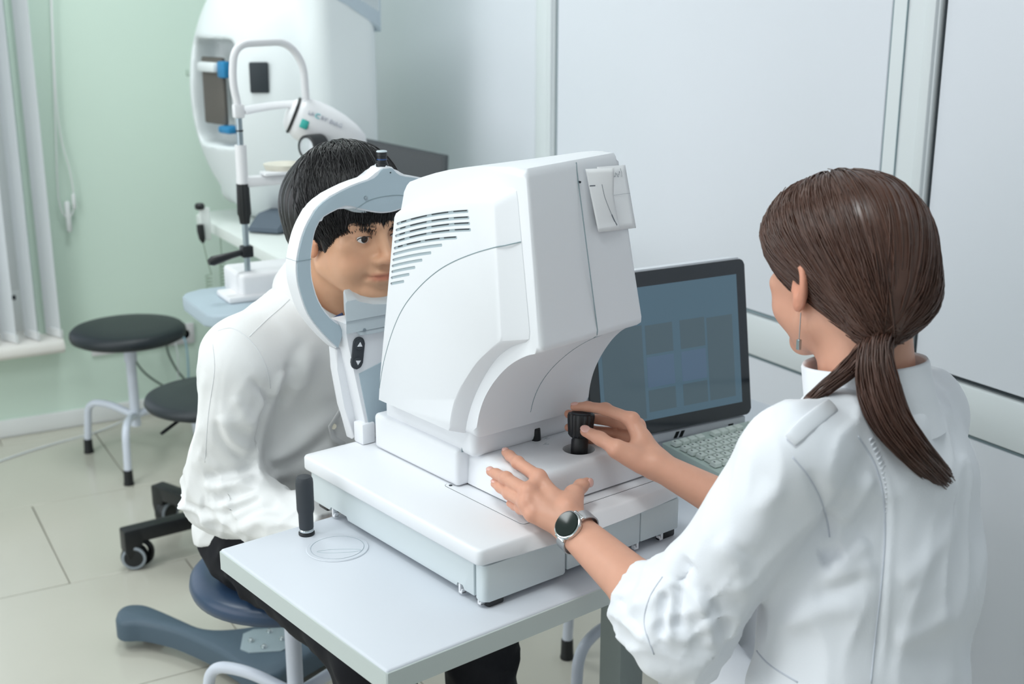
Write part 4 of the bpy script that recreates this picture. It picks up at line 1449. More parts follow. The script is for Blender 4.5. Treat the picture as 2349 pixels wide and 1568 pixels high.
WB = DV(0.30, -0.40, -TZ)                         # her base point on the floor
Wr = {
    'Lsh': (1826, 1044, 1.440), 'Lel': (1562, 1440, 1.530), 'Lwr': (1322, 1218, 1.690),
    'Rsh': (2098, 945, 1.685), 'Rel': (1842, 1245, 1.770), 'Rwr': (1506, 1066, 1.800)}
Wr = {k: at_depth(*v) for k, v in Wr.items()}
LH = {
    'i': [(1236, 1094, 1.735), (1188, 1061, 1.778), (1170, 1045, 1.808), (1160, 1037, 1.826)],
    'm': [(1212, 1128, 1.716), (1161, 1097, 1.756), (1139, 1087, 1.778), (1125, 1081, 1.790)],
    'r': [(1208, 1154, 1.708), (1168, 1132, 1.746), (1148, 1118, 1.767), (1135, 1109, 1.781)],
    'l': [(1222, 1178, 1.700), (1195, 1166, 1.730), (1181, 1159, 1.745), (1170, 1154, 1.756)],
    't': [(1302, 1164, 1.700), (1316, 1134, 1.735), (1332, 1115, 1.762), (1346, 1107, 1.778)]}
RH = {
    'i': [(1450, 962, 1.825), (1388, 938, 1.842), (1348, 932, 1.852), (1318, 933, 1.857)],
    'm': [(1462, 976, 1.848), (1410, 966, 1.880), (1350, 958, 1.890), (1304, 949, 1.882)],
    'r': [(1470, 1002, 1.858), (1415, 992, 1.890), (1355, 986, 1.895), (1304, 980, 1.882)],
    'l': [(1480, 1030, 1.850), (1420, 1020, 1.882), (1365, 1010, 1.888), (1322, 1003, 1.880)],
    't': [(1470, 1062, 1.792), (1416, 1030, 1.790), (1376, 1005, 1.806), (1343, 989, 1.818)]}
LH = {k: [at_depth(*p) for p in v] for k, v in LH.items()}
RH = {k: [at_depth(*p) for p in v] for k, v in RH.items()}


def hand_sdf(P, H, wr, dorsal):
    d = None
    rad = {'i': [0.0098, 0.0086, 0.0076, 0.0066], 'm': [0.0100, 0.0088, 0.0077, 0.0067], 'r': [0.0095, 0.0083, 0.0072, 0.0063], 'l': [0.0088, 0.0074, 0.0064, 0.0056], 't': [0.0150, 0.0115, 0.0098, 0.0080]}
    kn = []
    for f in 'imrl':
        e = sd_chain(P, H[f], rad[f], 0.004)
        # knuckle swellings
        e = smin(e, np.linalg.norm(P - (H[f][1] + dorsal * 0.0012), axis=1) - rad[f][1] * 1.06, 0.004)
        d = e if d is None else np.minimum(d, e)
        kn.append(H[f][0])
    th = sd_chain(P, H['t'], rad['t'], 0.006)
    # palm: a fan of bars from the wrist to each knuckle
    pm = None
    for i, f in enumerate('imrl'):
        a = wr + (H[f][0] - wr) * 0.12
        e = sd_cap(P, a, H[f][0] - dorsal * 0.002, 0.0165, 0.0108)
        pm = e if pm is None else smin(pm, e, 0.010)
        if i:
            pm = smin(pm, sd_cap(P, kn[i - 1], kn[i], 0.0098, 0.0095), 0.006)
        pm = smin(pm, sd_cap(P, wr + (H[f][0] - wr) * 0.55, H[f][0] + dorsal * 0.0035, 0.004, 0.0052), 0.008)   # tendons
    pm = smin(pm, sd_cap(P, wr + (H['t'][0] - wr) * 0.3, H['t'][1], 0.016, 0.0125), 0.012)
    web = sd_cap(P, (H['t'][0] + H['t'][1]) / 2, H['i'][0] * 0.6 + wr * 0.4, 0.009, 0.010)
    pm = smin(pm, web, 0.012)
    d = smin(d, pm, 0.006)
    return smin(d, th, 0.008)


HWc = at_depth(1944, 606, 1.550)                  # head
HW_R = RD @ rot_m(0, 0, PI) @ rot_m(math.radians(7), math.radians(2), math.radians(-13))   # faces away from us, along +y of the instrument
W_dl = A3((-0.25, -0.55, 0.80)); W_dl /= np.linalg.norm(W_dl)
W_dr = A3((0.75, -0.25, 0.62)); W_dr /= np.linalg.norm(W_dr)
nk0 = HWc + HW_R @ A3((0, 0.028, -0.075))
nk1 = DV(0.342, -0.335, 0.315)
W_lat = DX


def woman_body(P):
    d = np.full(len(P), 1.0)
    q = (P - HWc) @ HW_R
    r = np.linalg.norm(q, axis=1)
    near = r < 0.20
    d[~near] = r[~near] - 0.13
    if near.any():
        d[near] = head_sdf(q[near], True)
    d = smin(d, sd_ecap(P, nk0, nk1, (0.054, 0.056), (0.060, 0.062), W_lat), 0.03)
    d = smin(d, sd_ecap(P, nk1 - DZ * 0.06, DV(0.315, -0.365, 0.09), (0.09, 0.055), (0.10, 0.06), W_lat), 0.04)
    for s, e in ((Wr['Lsh'], Wr['Lel']), (Wr['Rsh'], Wr['Rel'])):
        d = smin(d, sd_cap(P, s, e, 0.040, 0.036), 0.03)
    for e, w, H, dl in ((Wr['Lel'], Wr['Lwr'], LH, W_dl), (Wr['Rel'], Wr['Rwr'], RH, W_dr)):
        ax = (w - e) / np.linalg.norm(w - e)
        lat = np.cross(ax, dl)
        md = e + (w - e) * 0.32
        fa = smin(sd_ecap(P, e, md, (0.036, 0.035), (0.037, 0.034), lat), sd_ecap(P, md, w, (0.037, 0.034), (0.0265, 0.0205), lat), 0.02)
        d = smin(d, fa, 0.015)
        c = np.linalg.norm(P - H['m'][0], axis=1)
        near = c < 0.16
        if near.any():
            h = np.full(len(P), 1.0)
            h[near] = hand_sdf(P[near], H, w, dl)
            h[~near] = c[~near] - 0.12
            d = smin(d, h, 0.012)
    return d


def woman_tone(P):
    q = (P - HWc) @ HW_R
    t = face_tone(q)
    for H in (LH, RH):
        for f in 'imrlt':
            for j, s, c in ((0, 0.012, 0.45), (1, 0.009, 0.40), (2, 0.008, 0.35), (3, 0.009, 0.55)):
                w = c * np.exp(-(np.linalg.norm(P - H[f][j], axis=1) / s) ** 2)
                t = t * (1 - w[:, None]) + t * A3((1.0, 0.80, 0.77)) * w[:, None]
    return t


wlo = np.minimum.reduce([HWc - 0.2, Wr['Lel'] - 0.1, Wr['Rel'] - 0.1, Wr['Lsh'] - 0.1] + [p - 0.03 for h in (LH, RH) for f in h.values() for p in f])
whi = np.maximum.reduce([HWc + 0.2, Wr['Rsh'] + 0.1, Wr['Rel'] + 0.1] + [p + 0.03 for h in (LH, RH) for f in h.values() for p in f])
woman, WV, WF = organic('person', woman_body, wlo, whi, 0.0024, m_skin_w, None, WB, woman_tone)
woman.location = WB
tag(woman, 'seated woman in a white coat with brown ponytail operating the joystick, seen from behind', 'person')
eye_parts(woman, HW_R, HWc, WB)
for f, H, dl in (('i', LH, W_dl), ('m', LH, W_dl), ('r', LH, W_dl), ('t', LH, A3((0.75, -0.6, 0.25))), ('t', RH, A3((-0.15, -0.75, 0.55))), ('i', RH, A3((-0.1, -0.1, 1.0)))):
    ax = H[f][3] - H[f][2]
    ax /= np.linalg.norm(ax)
    n = dl - ax * (dl @ ax)
    n /= np.linalg.norm(n)
    r = 0.0062 if f != 't' else 0.0078
    nail(woman, H[f][3] - ax * 0.001 + n * (r - 0.0008), n, ax, WB, *((0.0066, 0.0085) if f == 't' else (0.0050, 0.0066)))

# ---- the coat
cuffL = Wr['Lel'] + (Wr['Lwr'] - Wr['Lel']) * 0.36
cuffR = Wr['Rel'] + (Wr['Rwr'] - Wr['Rel']) * 0.33
W_up = {'ch': DV(0.352, -0.350, 0.205), 'md': DV(0.330, -0.372, 0.09), 'wa': DV(0.297, -0.388, -0.04), 'hp': DV(0.300, -0.410, -0.24)}


def woman_coat(P):
    d = sd_ecap(P, W_up['ch'], W_up['md'], (0.166, 0.110), (0.158, 0.108), DX)
    d = smin(d, sd_ecap(P, W_up['md'], W_up['wa'], (0.158, 0.108), (0.148, 0.103), DX), 0.04)
    d = smin(d, sd_ecap(P, W_up['wa'], W_up['hp'], (0.148, 0.103), (0.190, 0.145), DX), 0.05)
    # shoulders and collar root
    d = smin(d, sd_cap(P, DV(0.342, -0.345, 0.285), Wr['Rsh'], 0.060, 0.058), 0.05)
    d = smin(d, sd_cap(P, DV(0.342, -0.345, 0.285), Wr['Lsh'], 0.058, 0.054), 0.05)
    # sleeves
    sl = smin(sd_cap(P, Wr['Lsh'], Wr['Lel'], 0.057, 0.059), sd_cap(P, Wr['Lel'], cuffL, 0.059, 0.050), 0.03)
    sl = sl + folds(P, Wr['Lsh'], Wr['Lel'], 0.25, 0.10, 0.009, 20, 26, 3, -1.1, (0.6, 0.8, 0))
    sl = sl + folds(P, Wr['Lel'], cuffL, 0.03, 0.06, 0.009, 16, 30, 5, 1.2, (0.6, 0.8, 0))
    sr = smin(sd_cap(P, Wr['Rsh'], Wr['Rel'], 0.060, 0.056), sd_cap(P, Wr['Rel'], cuffR, 0.058, 0.049), 0.03)
    d = smin(d, np.minimum(sl, sr), 0.028)
    # soft drape
    q = (P - DV(0, 0, 0)) @ RD
    qs = q @ rot_m(0, math.radians(28), math.radians(15))
    d = d + 0.006 * (vnoise(q * A3((1, 1, 0.45)), 17, 5) - 0.5) + drape(qs, (24, 24, 8), 0.0065, 4)
    # long soft folds across the lower back
    s = q[:, 2] + 0.35 * q[:, 0] + 0.02 * (vnoise(P, 10, 2) - 0.5)
    d = d - 0.0035 * np.exp(-((q[:, 2] + 0.06) / 0.10) ** 2) * np.sin(s * 70)
    # neck opening and sleeve mouths
    d = smax(d, -sd_ecap(P, nk1 + A3((0, 0, -0.01)), nk0 + DZ * 0.05, (0.064, 0.066), (0.075, 0.078), DX), 0.006)
    for e, c in ((Wr['Lel'], cuffL), (Wr['Rel'], cuffR)):
        ax = (c - e) / np.linalg.norm(c - e)
        d = np.where(((P - c) @ ax > 0) & (np.linalg.norm(P - c, axis=1) < 0.085), np.maximum(d, (P - c) @ ax), d)
        hollow = sd_cap(P, c - ax * 0.05, c + ax * 0.05, 0.040, 0.045)
        d = smax(d, -hollow, 0.003)
    return np.maximum(d, DV(0, 0, -0.30)[2] - P[:, 2])


coat, CV, CF = organic('coat', woman_coat, DV(0.32, -0.32, 0) - A3((0.42, 0.36, 0.31)), DV(0.32, -0.32, 0) + A3((0.42, 0.36, 0.45)), 0.0042, m_coat, woman, WB, slack=1.7, post=press_folds([
    ([(1850, 1075), (1880, 1130), (1898, 1190), (1903, 1240)], -0.0045, 0.008),
    ([(1998, 1081), (1966, 1145), (1921, 1198)], 0.0085, 0.012), ([(1970, 1060), (1940, 1120), (1912, 1170)], -0.0050, 0.010),
    ([(1994, 1238), (1945, 1275), (1901, 1285)], 0.0080, 0.012), ([(1878, 1281), (1905, 1272), (1932, 1262)], -0.0130, 0.009),
    ([(2010, 1290), (1950, 1312), (1880, 1330)], 0.0055, 0.012), ([(1990, 1320), (1930, 1345), (1860, 1370)], -0.0040, 0.010),
    ([(1533, 1356), (1521, 1404), (1517, 1469)], -0.0080, 0.007), ([(1545, 1350), (1537, 1410), (1534, 1470)], 0.0060, 0.007),
    ([(1558, 1335), (1554, 1404), (1556, 1450)], -0.0080, 0.007), ([(1594, 1347), (1626, 1424), (1634, 1490)], 0.0090, 0.010),
    ([(1612, 1340), (1655, 1430), (1668, 1490)], -0.0060, 0.010), ([(1580, 1283), (1566, 1310), (1556, 1345)], -0.0120, 0.011),
    ([(1640, 1230), (1690, 1290), (1700, 1380)], 0.0055, 0.014), ([(1780, 1100), (1740, 1200), (1700, 1260)], 0.0050, 0.016),
    ([(1978, 1012), (2030, 1133), (2026, 1283), (2018, 1444), (2006, 1560)], -0.0022, 0.005), ([(1990, 1010), (2042, 1133), (2038, 1283), (2030, 1444), (2018, 1560)], 0.0022, 0.006),
    ([(2200, 1180), (2120, 1290), (2060, 1340)], 0.0045, 0.014), ([(2190, 1400), (2110, 1450), (2050, 1470)], 0.0050, 0.014), ([(1800, 1440), (1880, 1400), (1980, 1390)], 0.0045, 0.014)]))
hitc = surface_hits(CV, CF)
tag(coat, 'white cotton coat with three-quarter sleeves')
# stand collar
b = NB()
loops = []
ctr = nk1 + A3((0, 0, 0.0))
for r, h in ((0.086, -0.050), (0.083, -0.034), (0.0785, -0.006), (0.0765, 0.030), (0.0745, 0.034), (0.071, 0.030), (0.0695, -0.006), (0.070, -0.045)):
    lp_ = []
    for k in range(40):
        a = 2 * PI * k / 40
        p = ctr + DX * (r * 0.98 * math.cos(a)) + DY * (r * 1.02 * math.sin(a)) + DZ * (h + 0.012 + 0.012 * -math.sin(a))
        p = p + DY * (h * 0.25)
        lp_.append(tuple(p - WB))
    loops.append(lp_)
loft(b, loops, cap=False)
ob('collar', b, m_coat, woman, angle=180)
# stitched seams, shoulder strap and its button
seam(coat, 'armhole_seam', hitc, [(1818, 1048), (1852, 1090), (1880, 1140), (1896, 1190), (1903, 1232)], 0.0011, m_coat_seam, WB)
seam(coat, 'back_seam', hitc, [(1968, 1000), (2005, 1060), (2025, 1130), (2030, 1230), (2022, 1340), (2008, 1460), (1998, 1566)], 0.0012, m_coat_seam, WB)
seam(coat, 'side_seam', hitc, [(1722, 1470), (1760, 1520), (1830, 1564)], 0.0012, m_coat_seam, WB)
seam(coat, 'cuff_seam', hitc, [(1520, 1322), (1490, 1370), (1478, 1430), (1500, 1500)], 0.0010, m_coat_seam, WB)
pts = [hitc(u, v, 0.003) for u, v in ((1908, 932), (1880, 952), (1852, 974), (1828, 996), (1812, 1012))]
pts = [p - Vector(WB) for p in pts if p is not None]
if len(pts) > 2:
    st = ob('shoulder_strap', tube(NB(), pts, [0.0085, 0.0095, 0.0095, 0.0095, 0.008][:len(pts)], 12, flat=0.18), m_coat, coat, angle=180)
for k in range(16):
    u, v = 1990 + 38 * math.sin(k / 15 * 1.9), 1010 + 11 * k
    p = hitc(u + 4, v, 0.0004)
    if p is not None:
        p = p - Vector(WB)
        ob('seam_pucker', tube(NB(), [p, p + Vector(DX) * 0.008 + Vector((0, 0, 0.003))], [0.0016, 0.0004], 5), m_coat, coat, angle=180)
# ---- white trousers and shoes
hipc = DV(0.30, -0.41, -0.235)
def woman_trousers(P):
    d = sd_ecap(P, hipc + DX * -0.05, hipc + DX * 0.05, (0.10, 0.12), (0.10, 0.12), DZ)
    for s in (-1, 1):
        hp_, kn_, an = DV(0.30 + 0.07 * s, -0.39, -0.24), DV(0.515 + 0.085 * s, 0.0, -0.235), DV(0.515 + 0.085 * s, -0.02, -0.66)
        d = smin(d, sd_cap(P, hp_, kn_, 0.085, 0.062), 0.03)
        d = smin(d, sd_cap(P, kn_, an, 0.062, 0.058), 0.03)
    return d + 0.006 * (vnoise(P, 22, 4) - 0.5)
organic('trousers', woman_trousers, DV(0.40, -0.22, -0.4) - A3((0.42, 0.5, 0.36)), DV(0.40, -0.22, -0.4) + A3((0.42, 0.5, 0.30)), 0.007, m_coat, woman, WB)
for s in (-1, 1):
    c = DV(0.515 + 0.085 * s, 0.03, -TZ)
    b = NB()
    tube(b, [Vector(c - WB) + Vector(DY) * (-0.10) + Vector((0, 0, 0.035)), Vector(c - WB) + Vector((0, 0, 0.035)), Vector(c - WB) + Vector(DY) * 0.11 + Vector((0, 0, 0.028))], [0.034, 0.040, 0.028], 14)
    ob('shoe', b, m_coat, woman)

# ---- hair: a smooth cap gathered to a tie at the nape, then the tail
def ell_r(dirs, ax):
    return 1.0 / np.sqrt(((dirs / ax) ** 2).sum(-1))
capc = A3((0, 0.014, 0.024))
CAPR = A3((0.0835, 0.1055, 0.0915))
tie_l = A3((0.028, 0.092, -0.072))
def whair_vol(q):
    d = sd_ell(q, capc, CAPR)
    d = smin(d, sd_ell(q, (-0.002, 0.070, -0.036), (0.058, 0.048, 0.046)), 0.05)
    d = smin(d, sd_ell(q, (0, -0.026, 0.040), (0.090, 0.080, 0.070)), 0.02)
    d = smin(d, sd_ell(q, tie_l + A3((0, -0.012, 0.006)), (0.026, 0.024, 0.022)), 0.030)
    return d
def whair_sdf(P):
    q = (P - HWc) @ HW_R
    m = q.copy(); m[:, 0] = np.abs(m[:, 0])
    d = whair_vol(q)
    # keep the face, ears and nape free
    d = smax(d, -sd_ell(m, (0, -0.118, -0.072), (0.11, 0.075, 0.112)), 0.012)
    d = smax(d, -sd_ell(m, (0.090, -0.006, -0.032), (0.040, 0.038, 0.044)), 0.012)
    d = smax(d, -sd_ell(m, (0.060, 0.040, -0.098), (0.075, 0.060, 0.052)), 0.012)
    return d + 0.002 * (vnoise(q, 30, 6) - 0.5)
hairW, _, _ = organic('hair', whair_sdf, HWc - 0.17, HWc + 0.17, 0.0028, m_whair, woman, WB)
tag(hairW, 'brown hair pulled back into a low ponytail')
def slerp_paths(starts, endp, n, lift, jit):
    out = []
    d1 = (endp - capc) / np.linalg.norm(endp - capc)
    for s in starts:
        d0 = (s - capc) / np.linalg.norm(s - capc)
        dd = d1 + rng.normal(0, jit, 3)
        dd /= np.linalg.norm(dd)
        om = math.acos(np.clip(d0 @ dd, -1, 1))
        t = np.linspace(0, 1, n)
        v = (np.sin((1 - t) * om)[:, None] * d0 + np.sin(t * om)[:, None] * dd) / max(math.sin(om), 1e-3)
        v /= np.linalg.norm(v, axis=1)[:, None]
        l = lift + rng.normal(0, 0.0010) + 0.0016 * np.sin(t * PI * 2 + rng.uniform(0, 6)) * rng.uniform(0, 1)
        r = ell_r(v, CAPR)
        for _ in range(5):
            r = r - (whair_vol((capc + v * r[:, None]).astype(np.float32)) - l) * 0.9
        p = capc + v * r[:, None]
        blend = np.clip((t - 0.72) / 0.28, 0, 1)[:, None] ** 2
        p = p * (1 - blend) + (endp + rng.normal(0, 0.007, 3)) * blend
        out.append(p)
    return out
starts = []
for k in range(3300):
    a = rng.uniform(-2.15, 2.15)                   # round the hairline from ear to ear over the forehead
    x = 0.084 * math.sin(a)
    if abs(a) < 1.2:
        y, z = -0.080 + 0.05 * (1 - math.cos(a)), 0.064 - 0.045 * (1 - math.cos(a))
    else:
        f_ = (abs(a) - 1.2) / 0.95
        y, z = -0.048 + 0.115 * f_, 0.035 - 0.105 * f_ + 0.05 * math.sin(f_ * PI)
    s = A3((x, y, z))
    if k % 4 == 0:                                  # the lower hairline behind the ears and over the nape
        f_ = rng.uniform(0, 1)
        s = A3(((1 if rng.random() < 0.5 else -1) * (0.084 - 0.05 * f_), 0.016 + 0.065 * f_, -0.022 - 0.068 * f_))
    if rng.random() < 0.5:                          # also from within the scalp
        t = rng.uniform(0, 0.6)
        s = s * (1 - t) + (A3((0, 0.03, 0.12)) + rng.normal(0, 0.02, 3)) * t
    starts.append(s)
paths = np.array(slerp_paths(starts, tie_l, 14, 0.0008, 0.05))
paths = paths @ HW_R.T + HWc
tail = []
def lock(px, n, w0, w1, wend):
    c = [at_depth(*p) for p in px]
    C = np.array([list(p) for p in spline(c, 7)])
    t = np.linspace(0, 1, len(C))
    wd = np.where(t < 0.4, w0 + (w1 - w0) * t / 0.4, w1 + (wend - w1) * (t - 0.4) / 0.6)
    for _ in range(n):
        o = rng.normal(0, 1, 3)
        o /= max(np.linalg.norm(o), 0.6)
        o *= rng.random() ** 0.4
        ph = rng.uniform(0, 6)
        cut_ = rng.uniform(0.90, 1.0)
        Cc = np.array([np.interp(t * cut_, t, C[:, i]) for i in range(3)]).T
        tail.append(Cc + o * wd[:, None] + 0.0012 * np.sin(t * 9 + ph)[:, None] * rng.normal(0, 1, 3))
TIE = HWc + HW_R @ tie_l
tu = (TIE - _C) @ _fw
def px_of(p):
    q = p - _C
    w = q @ _fw
    return (1174.5 + CAM_F * (q @ _rt) / w, 784.0 - CAM_F * (q @ _up) / w, w)
tp = px_of(TIE)
MAIN = [tp, (2008, 800, 1.460), (2010, 870, 1.448), (2038, 955, 1.440), (2085, 1020, 1.444), (2128, 1066, 1.466), (2160, 1096, 1.488)]
SIDE = [tp, (1985, 800, 1.465), (1945, 848, 1.468), (1893, 890, 1.470), (1858, 918, 1.468), (1838, 940, 1.468)]
lock(MAIN, 1700, 0.014, 0.026, 0.015)
nmain = len(tail)
tail_m = np.array(tail)
tail = []
lock(SIDE, 380, 0.009, 0.012, 0.004)
tail_s = np.array(tail)
V1, F1 = strands_mesh(paths, 0.0008, 0.0007)
me = np_mesh('hair_strands', V1 - WB, F1)
o = link_mesh('hair_strands', me, m_whair, hairW, angle=180)
o['kind'] = 'stuff'
V2, F2 = strands_mesh(tail_m, 0.0009, 0.0006)
V3, F3 = strands_mesh(tail_s, 0.0008, 0.0005)
me = np_mesh('ponytail', np.concatenate([V2, V3]) - WB, np.concatenate([F2, F3 + len(V2)]))
o = link_mesh('ponytail', me, m_whair, hairW, angle=180)
o['kind'] = 'stuff'
def core(P):
    d = None
    for L, w in ((MAIN, (0.008, 0.011, 0.015, 0.016, 0.014, 0.011, 0.006)), (SIDE, (0.007, 0.007, 0.007, 0.006, 0.004, 0.002))):
        e = sd_chain(P, [at_depth(*p) for p in L], w, 0.01)
        d = e if d is None else smin(d, e, 0.008)
    return d + 0.002 * np.sin(P[:, 0] * 500) * 0.5
cp = np.array([at_depth(*p) for p in MAIN + SIDE])
organic('ponytail_core', core, cp.min(0) - 0.03, cp.max(0) + 0.03, 0.003, m_whair, hairW, WB)
b = NB()
tube(b, [Vector(TIE - WB) + Vector(HW_R @ A3((0.017 * math.cos(a), 0.005 * math.sin(a) + 0.004, 0.015 * math.sin(a)))) for a in (2 * PI * k / 20 for k in range(20))], 0.0055, 8, closed=True)
ob('hair_tie', b, m_whair, hairW)
# loose strand by the temple
lk = []
for k in range(12):
    c = np.array([list(p) for p in spline([at_depth(1800, 462, 1.56), at_depth(1770, 492, 1.565), at_depth(1757, 528, 1.57), at_depth(1763, 575, 1.57), at_depth(1778, 612, 1.57)], 5)])
    lk.append(c + rng.normal(0, 0.0022, 3) + np.linspace(0, 1, len(c))[:, None] * rng.normal(0, 0.0025, 3))
V4, F4 = strands_mesh(np.array(lk), 0.0006, 0.0004)
o = link_mesh('loose_lock', np_mesh('loose_lock', V4 - WB, F4), m_whair, hairW, angle=180)
o['kind'] = 'stuff'
# drop earring
er = HWc + HW_R @ A3((0.080, 0.006, -0.049)) - WB
er2 = er * 0 + HWc + HW_R @ A3((-0.080, 0.006, -0.049)) - WB
for e in (er, er2):
    b = NB()
    tube(b, [Vector(e), Vector(e) + Vector((0, 0, -0.034))], 0.0006, 5)
    eo = ob('earring_chain', b, m_steel, woman)
    ob('earring_drop', box(NB(), Vector(e) + Vector((-0.0025, -0.0025, -0.047)), Vector(e) + Vector((0.0025, 0.0025, -0.034)), 0.0006, 1), m_steel, eo)

# ---- wristwatch on her left wrist
wax = (Wr['Lwr'] - Wr['Lel']) / np.linalg.norm(Wr['Lwr'] - Wr['Lel'])
wc = Wr['Lel'] + (Wr['Lwr'] - Wr['Lel']) * 0.985
vn = -( _fw + _rt * (1318 - 1174.5) / CAM_F)       # the dial is turned outwards from the forearm, obliquely to the window
vn = A3((-0.62, -0.55, 0.50))
vn = vn - wax * (vn @ wax); vn /= np.linalg.norm(vn)
vs_ = np.cross(wax, vn)
watch = empty('wristwatch', wc)
tag(watch, "round silver wristwatch with black dial on the woman's left wrist", 'watch')
MW = Matrix((Vector(vs_), Vector(wax), Vector(vn))).transposed().to_4x4()   # x across the wrist, y along, z outwards
m_dial = mat('black_watch_glass', (24, 36, 33), 0.12, spec=0.25, var=0.1, scale=60)
def wpart(name, bm, m, parent=None, angle=40):
    bm.transform(MW)
    return ob(name, bm, m, parent or watch, angle=angle)
z0 = 0.0215
case = wpart('case', lathe(NB(), [(0.0165, z0 - 0.001), (0.0198, z0 + 0.001), (0.0205, z0 + 0.004), (0.0200, z0 + 0.0075), (0.0188, z0 + 0.0085)], 40), m_chrome)
wpart('dial_glass', lathe(NB(), [(0.0186, z0 + 0.0080), (0.0170, z0 + 0.0098), (0.008, z0 + 0.0104), (0.0005, z0 + 0.0105)], 40), m_dial, case)
wpart('crown', lathe(NB(), [(0.002, 0.0195), (0.0024, 0.020), (0.0024, 0.0235), (0.0015, 0.024)], 12, (0, 0, z0 + 0.004), 'y'), m_chrome, case)
m_strap = mat('silver_mesh_strap', (196, 200, 204), 0.32, metal=1.0, bump=0.6, bscale=1500)
strap = NB()
lw, ld = 0.0300, 0.0235
ring = []
for k in range(48):
    a = 2 * PI * k / 48
    if abs(a - PI / 2) < 0.62:
        continue
    ring.append((lw * math.cos(a), ld * math.sin(a)))
ring = ring[next(i for i in range(len(ring)) if ring[i][0] < 0 and ring[i][1] > 0 and (ring[i - 1][0] > 0)):] + ring[:next(i for i in range(len(ring)) if ring[i][0] < 0 and ring[i][1] > 0 and (ring[i - 1][0] > 0))]
sec = [(-0.0085, 0.0), (0.0085, 0.0), (0.0085, 0.0018), (-0.0085, 0.0018)]
R_ = []
for x, z in ring:
    l = math.hypot(x, z)
    R_.append([(x * (1 + t / l), y, z * (1 + t / l)) for y, t in sec])
loft(strap, R_)
wpart('strap', strap, m_strap)
for s in (-1, 1):
    lg = NB()
    box(lg, (s * 0.0185 - 0.0035, -0.0095, z0 - 0.003), (s * 0.0185 + 0.0035, 0.0095, z0 + 0.0025), 0.0012, 2)
    wpart('lug', lg, m_chrome, case)
    jw = NB()
    for k in range(5):
        lathe(jw, [(0.0012, z0 + 0.0025), (0.0010, z0 + 0.0034)], 8, (s * 0.0190, -0.007 + 0.0035 * k, 0))
    wpart('stones', jw, m_chrome, case)

# ================================================================== THE PATIENT AT THE HEADREST
m_skin_p = skin_mat('tan_skin', (214, 166, 134))
m_shirt = mat('white_shirt_cotton', (232, 233, 233), 0.8, var=0.015, scale=9, bump=0.12, bscale=420, sheen=0.2)
m_shirt_seam = mat('shirt_seam', (224, 226, 228), 0.85)
m_navy = mat('navy_trim', (40, 58, 96), 0.8)
m_trs = mat('black_trousers', (19, 20, 27), 0.8, var=0.12, scale=14, bump=0.15, bscale=320, spec=0.3)
m_phair = mat('black_hair', (22, 20, 23), 0.34, var=0.35, scale=40, spec=0.55)
PB_ = DV(0.14, 0.80, -TZ)
HPc = DV(CX, 0.569, 0.431)
HP_R = RD @ rot_m(math.radians(2), 0, 0)
pj = {'c7': DV(0.157, 0.668, 0.285), 'ch': DV(0.157, 0.700, 0.165), 'md': DV(0.152, 0.765, 0.03), 'wa': DV(0.146, 0.815, -0.09), 'pe': DV(0.142, 0.835, -0.19),
      'Rsh': DV(-0.018, 0.655, 0.205), 'Rel': DV(-0.034, 0.732, -0.055), 'Rwr': DV(0.010, 0.505, -0.060),
      'Lsh': DV(0.330, 0.655, 0.205), 'Lel': DV(0.368, 0.740, -0.058), 'Lwr': DV(0.305, 0.535, -0.07)}
p_dors = A3((0, 0, 1.0))
def lap_hand(w, s):
    """a relaxed hand lying in the lap, fingers forward"""
    H = {}
    f = -DY * 0.9 + DX * 0.25 * s
    f = f / np.linalg.norm(f)
    sd = np.cross(f, DZ) * s
    for n, o, l in (('i', -0.026, 1.0), ('m', -0.009, 1.07), ('r', 0.009, 1.0), ('l', 0.025, 0.8)):
        k0 = w + f * 0.088 * (1.0 if n != 'l' else 0.93) + sd * o
        k1 = k0 + (f * 0.040 - DZ * 0.012) * l
        k2 = k1 + (f * 0.020 - DZ * 0.014) * l
        H[n] = [k0, k1, k2, k2 + (f * 0.008 - DZ * 0.016) * l]
    t0 = w + f * 0.03 - sd * 0.03
    H['t'] = [t0, t0 + f * 0.032 - sd * 0.018 - DZ * 0.006, t0 + f * 0.055 - sd * 0.02 - DZ * 0.012, t0 + f * 0.075 - sd * 0.018 - DZ * 0.018]
    return H
PRH, PLH = lap_hand(pj['Rwr'], 1), lap_hand(pj['Lwr'], -1)


def patient_body(P):
    q = (P - HPc) @ HP_R
    r = np.linalg.norm(q, axis=1)
    d = r - 0.13
    near = r < 0.20
    if near.any():
        d[near] = head_sdf(q[near])
    d = smin(d, sd_ecap(P, HPc + HP_R @ A3((0, 0.030, -0.070)), pj['c7'] - DZ * 0.02, (0.055, 0.058), (0.066, 0.066), DX), 0.03)
    d = smin(d, sd_ecap(P, pj['c7'] - DZ * 0.05, pj['md'], (0.12, 0.07), (0.11, 0.08), DX), 0.04)
    for a, e, w, H in (('Rsh', 'Rel', 'Rwr', PRH), ('Lsh', 'Lel', 'Lwr', PLH)):
        d = smin(d, sd_cap(P, pj[a], pj[e], 0.044, 0.036), 0.03)
        d = smin(d, sd_cap(P, pj[e], pj[w], 0.036, 0.026), 0.02)
        c = np.linalg.norm(P - H['m'][0], axis=1)
        near = c < 0.15
        h = c - 0.11
        if near.any():
            h[near] = hand_sdf(P[near], H, pj[w], p_dors)
        d = smin(d, h, 0.012)
    return d


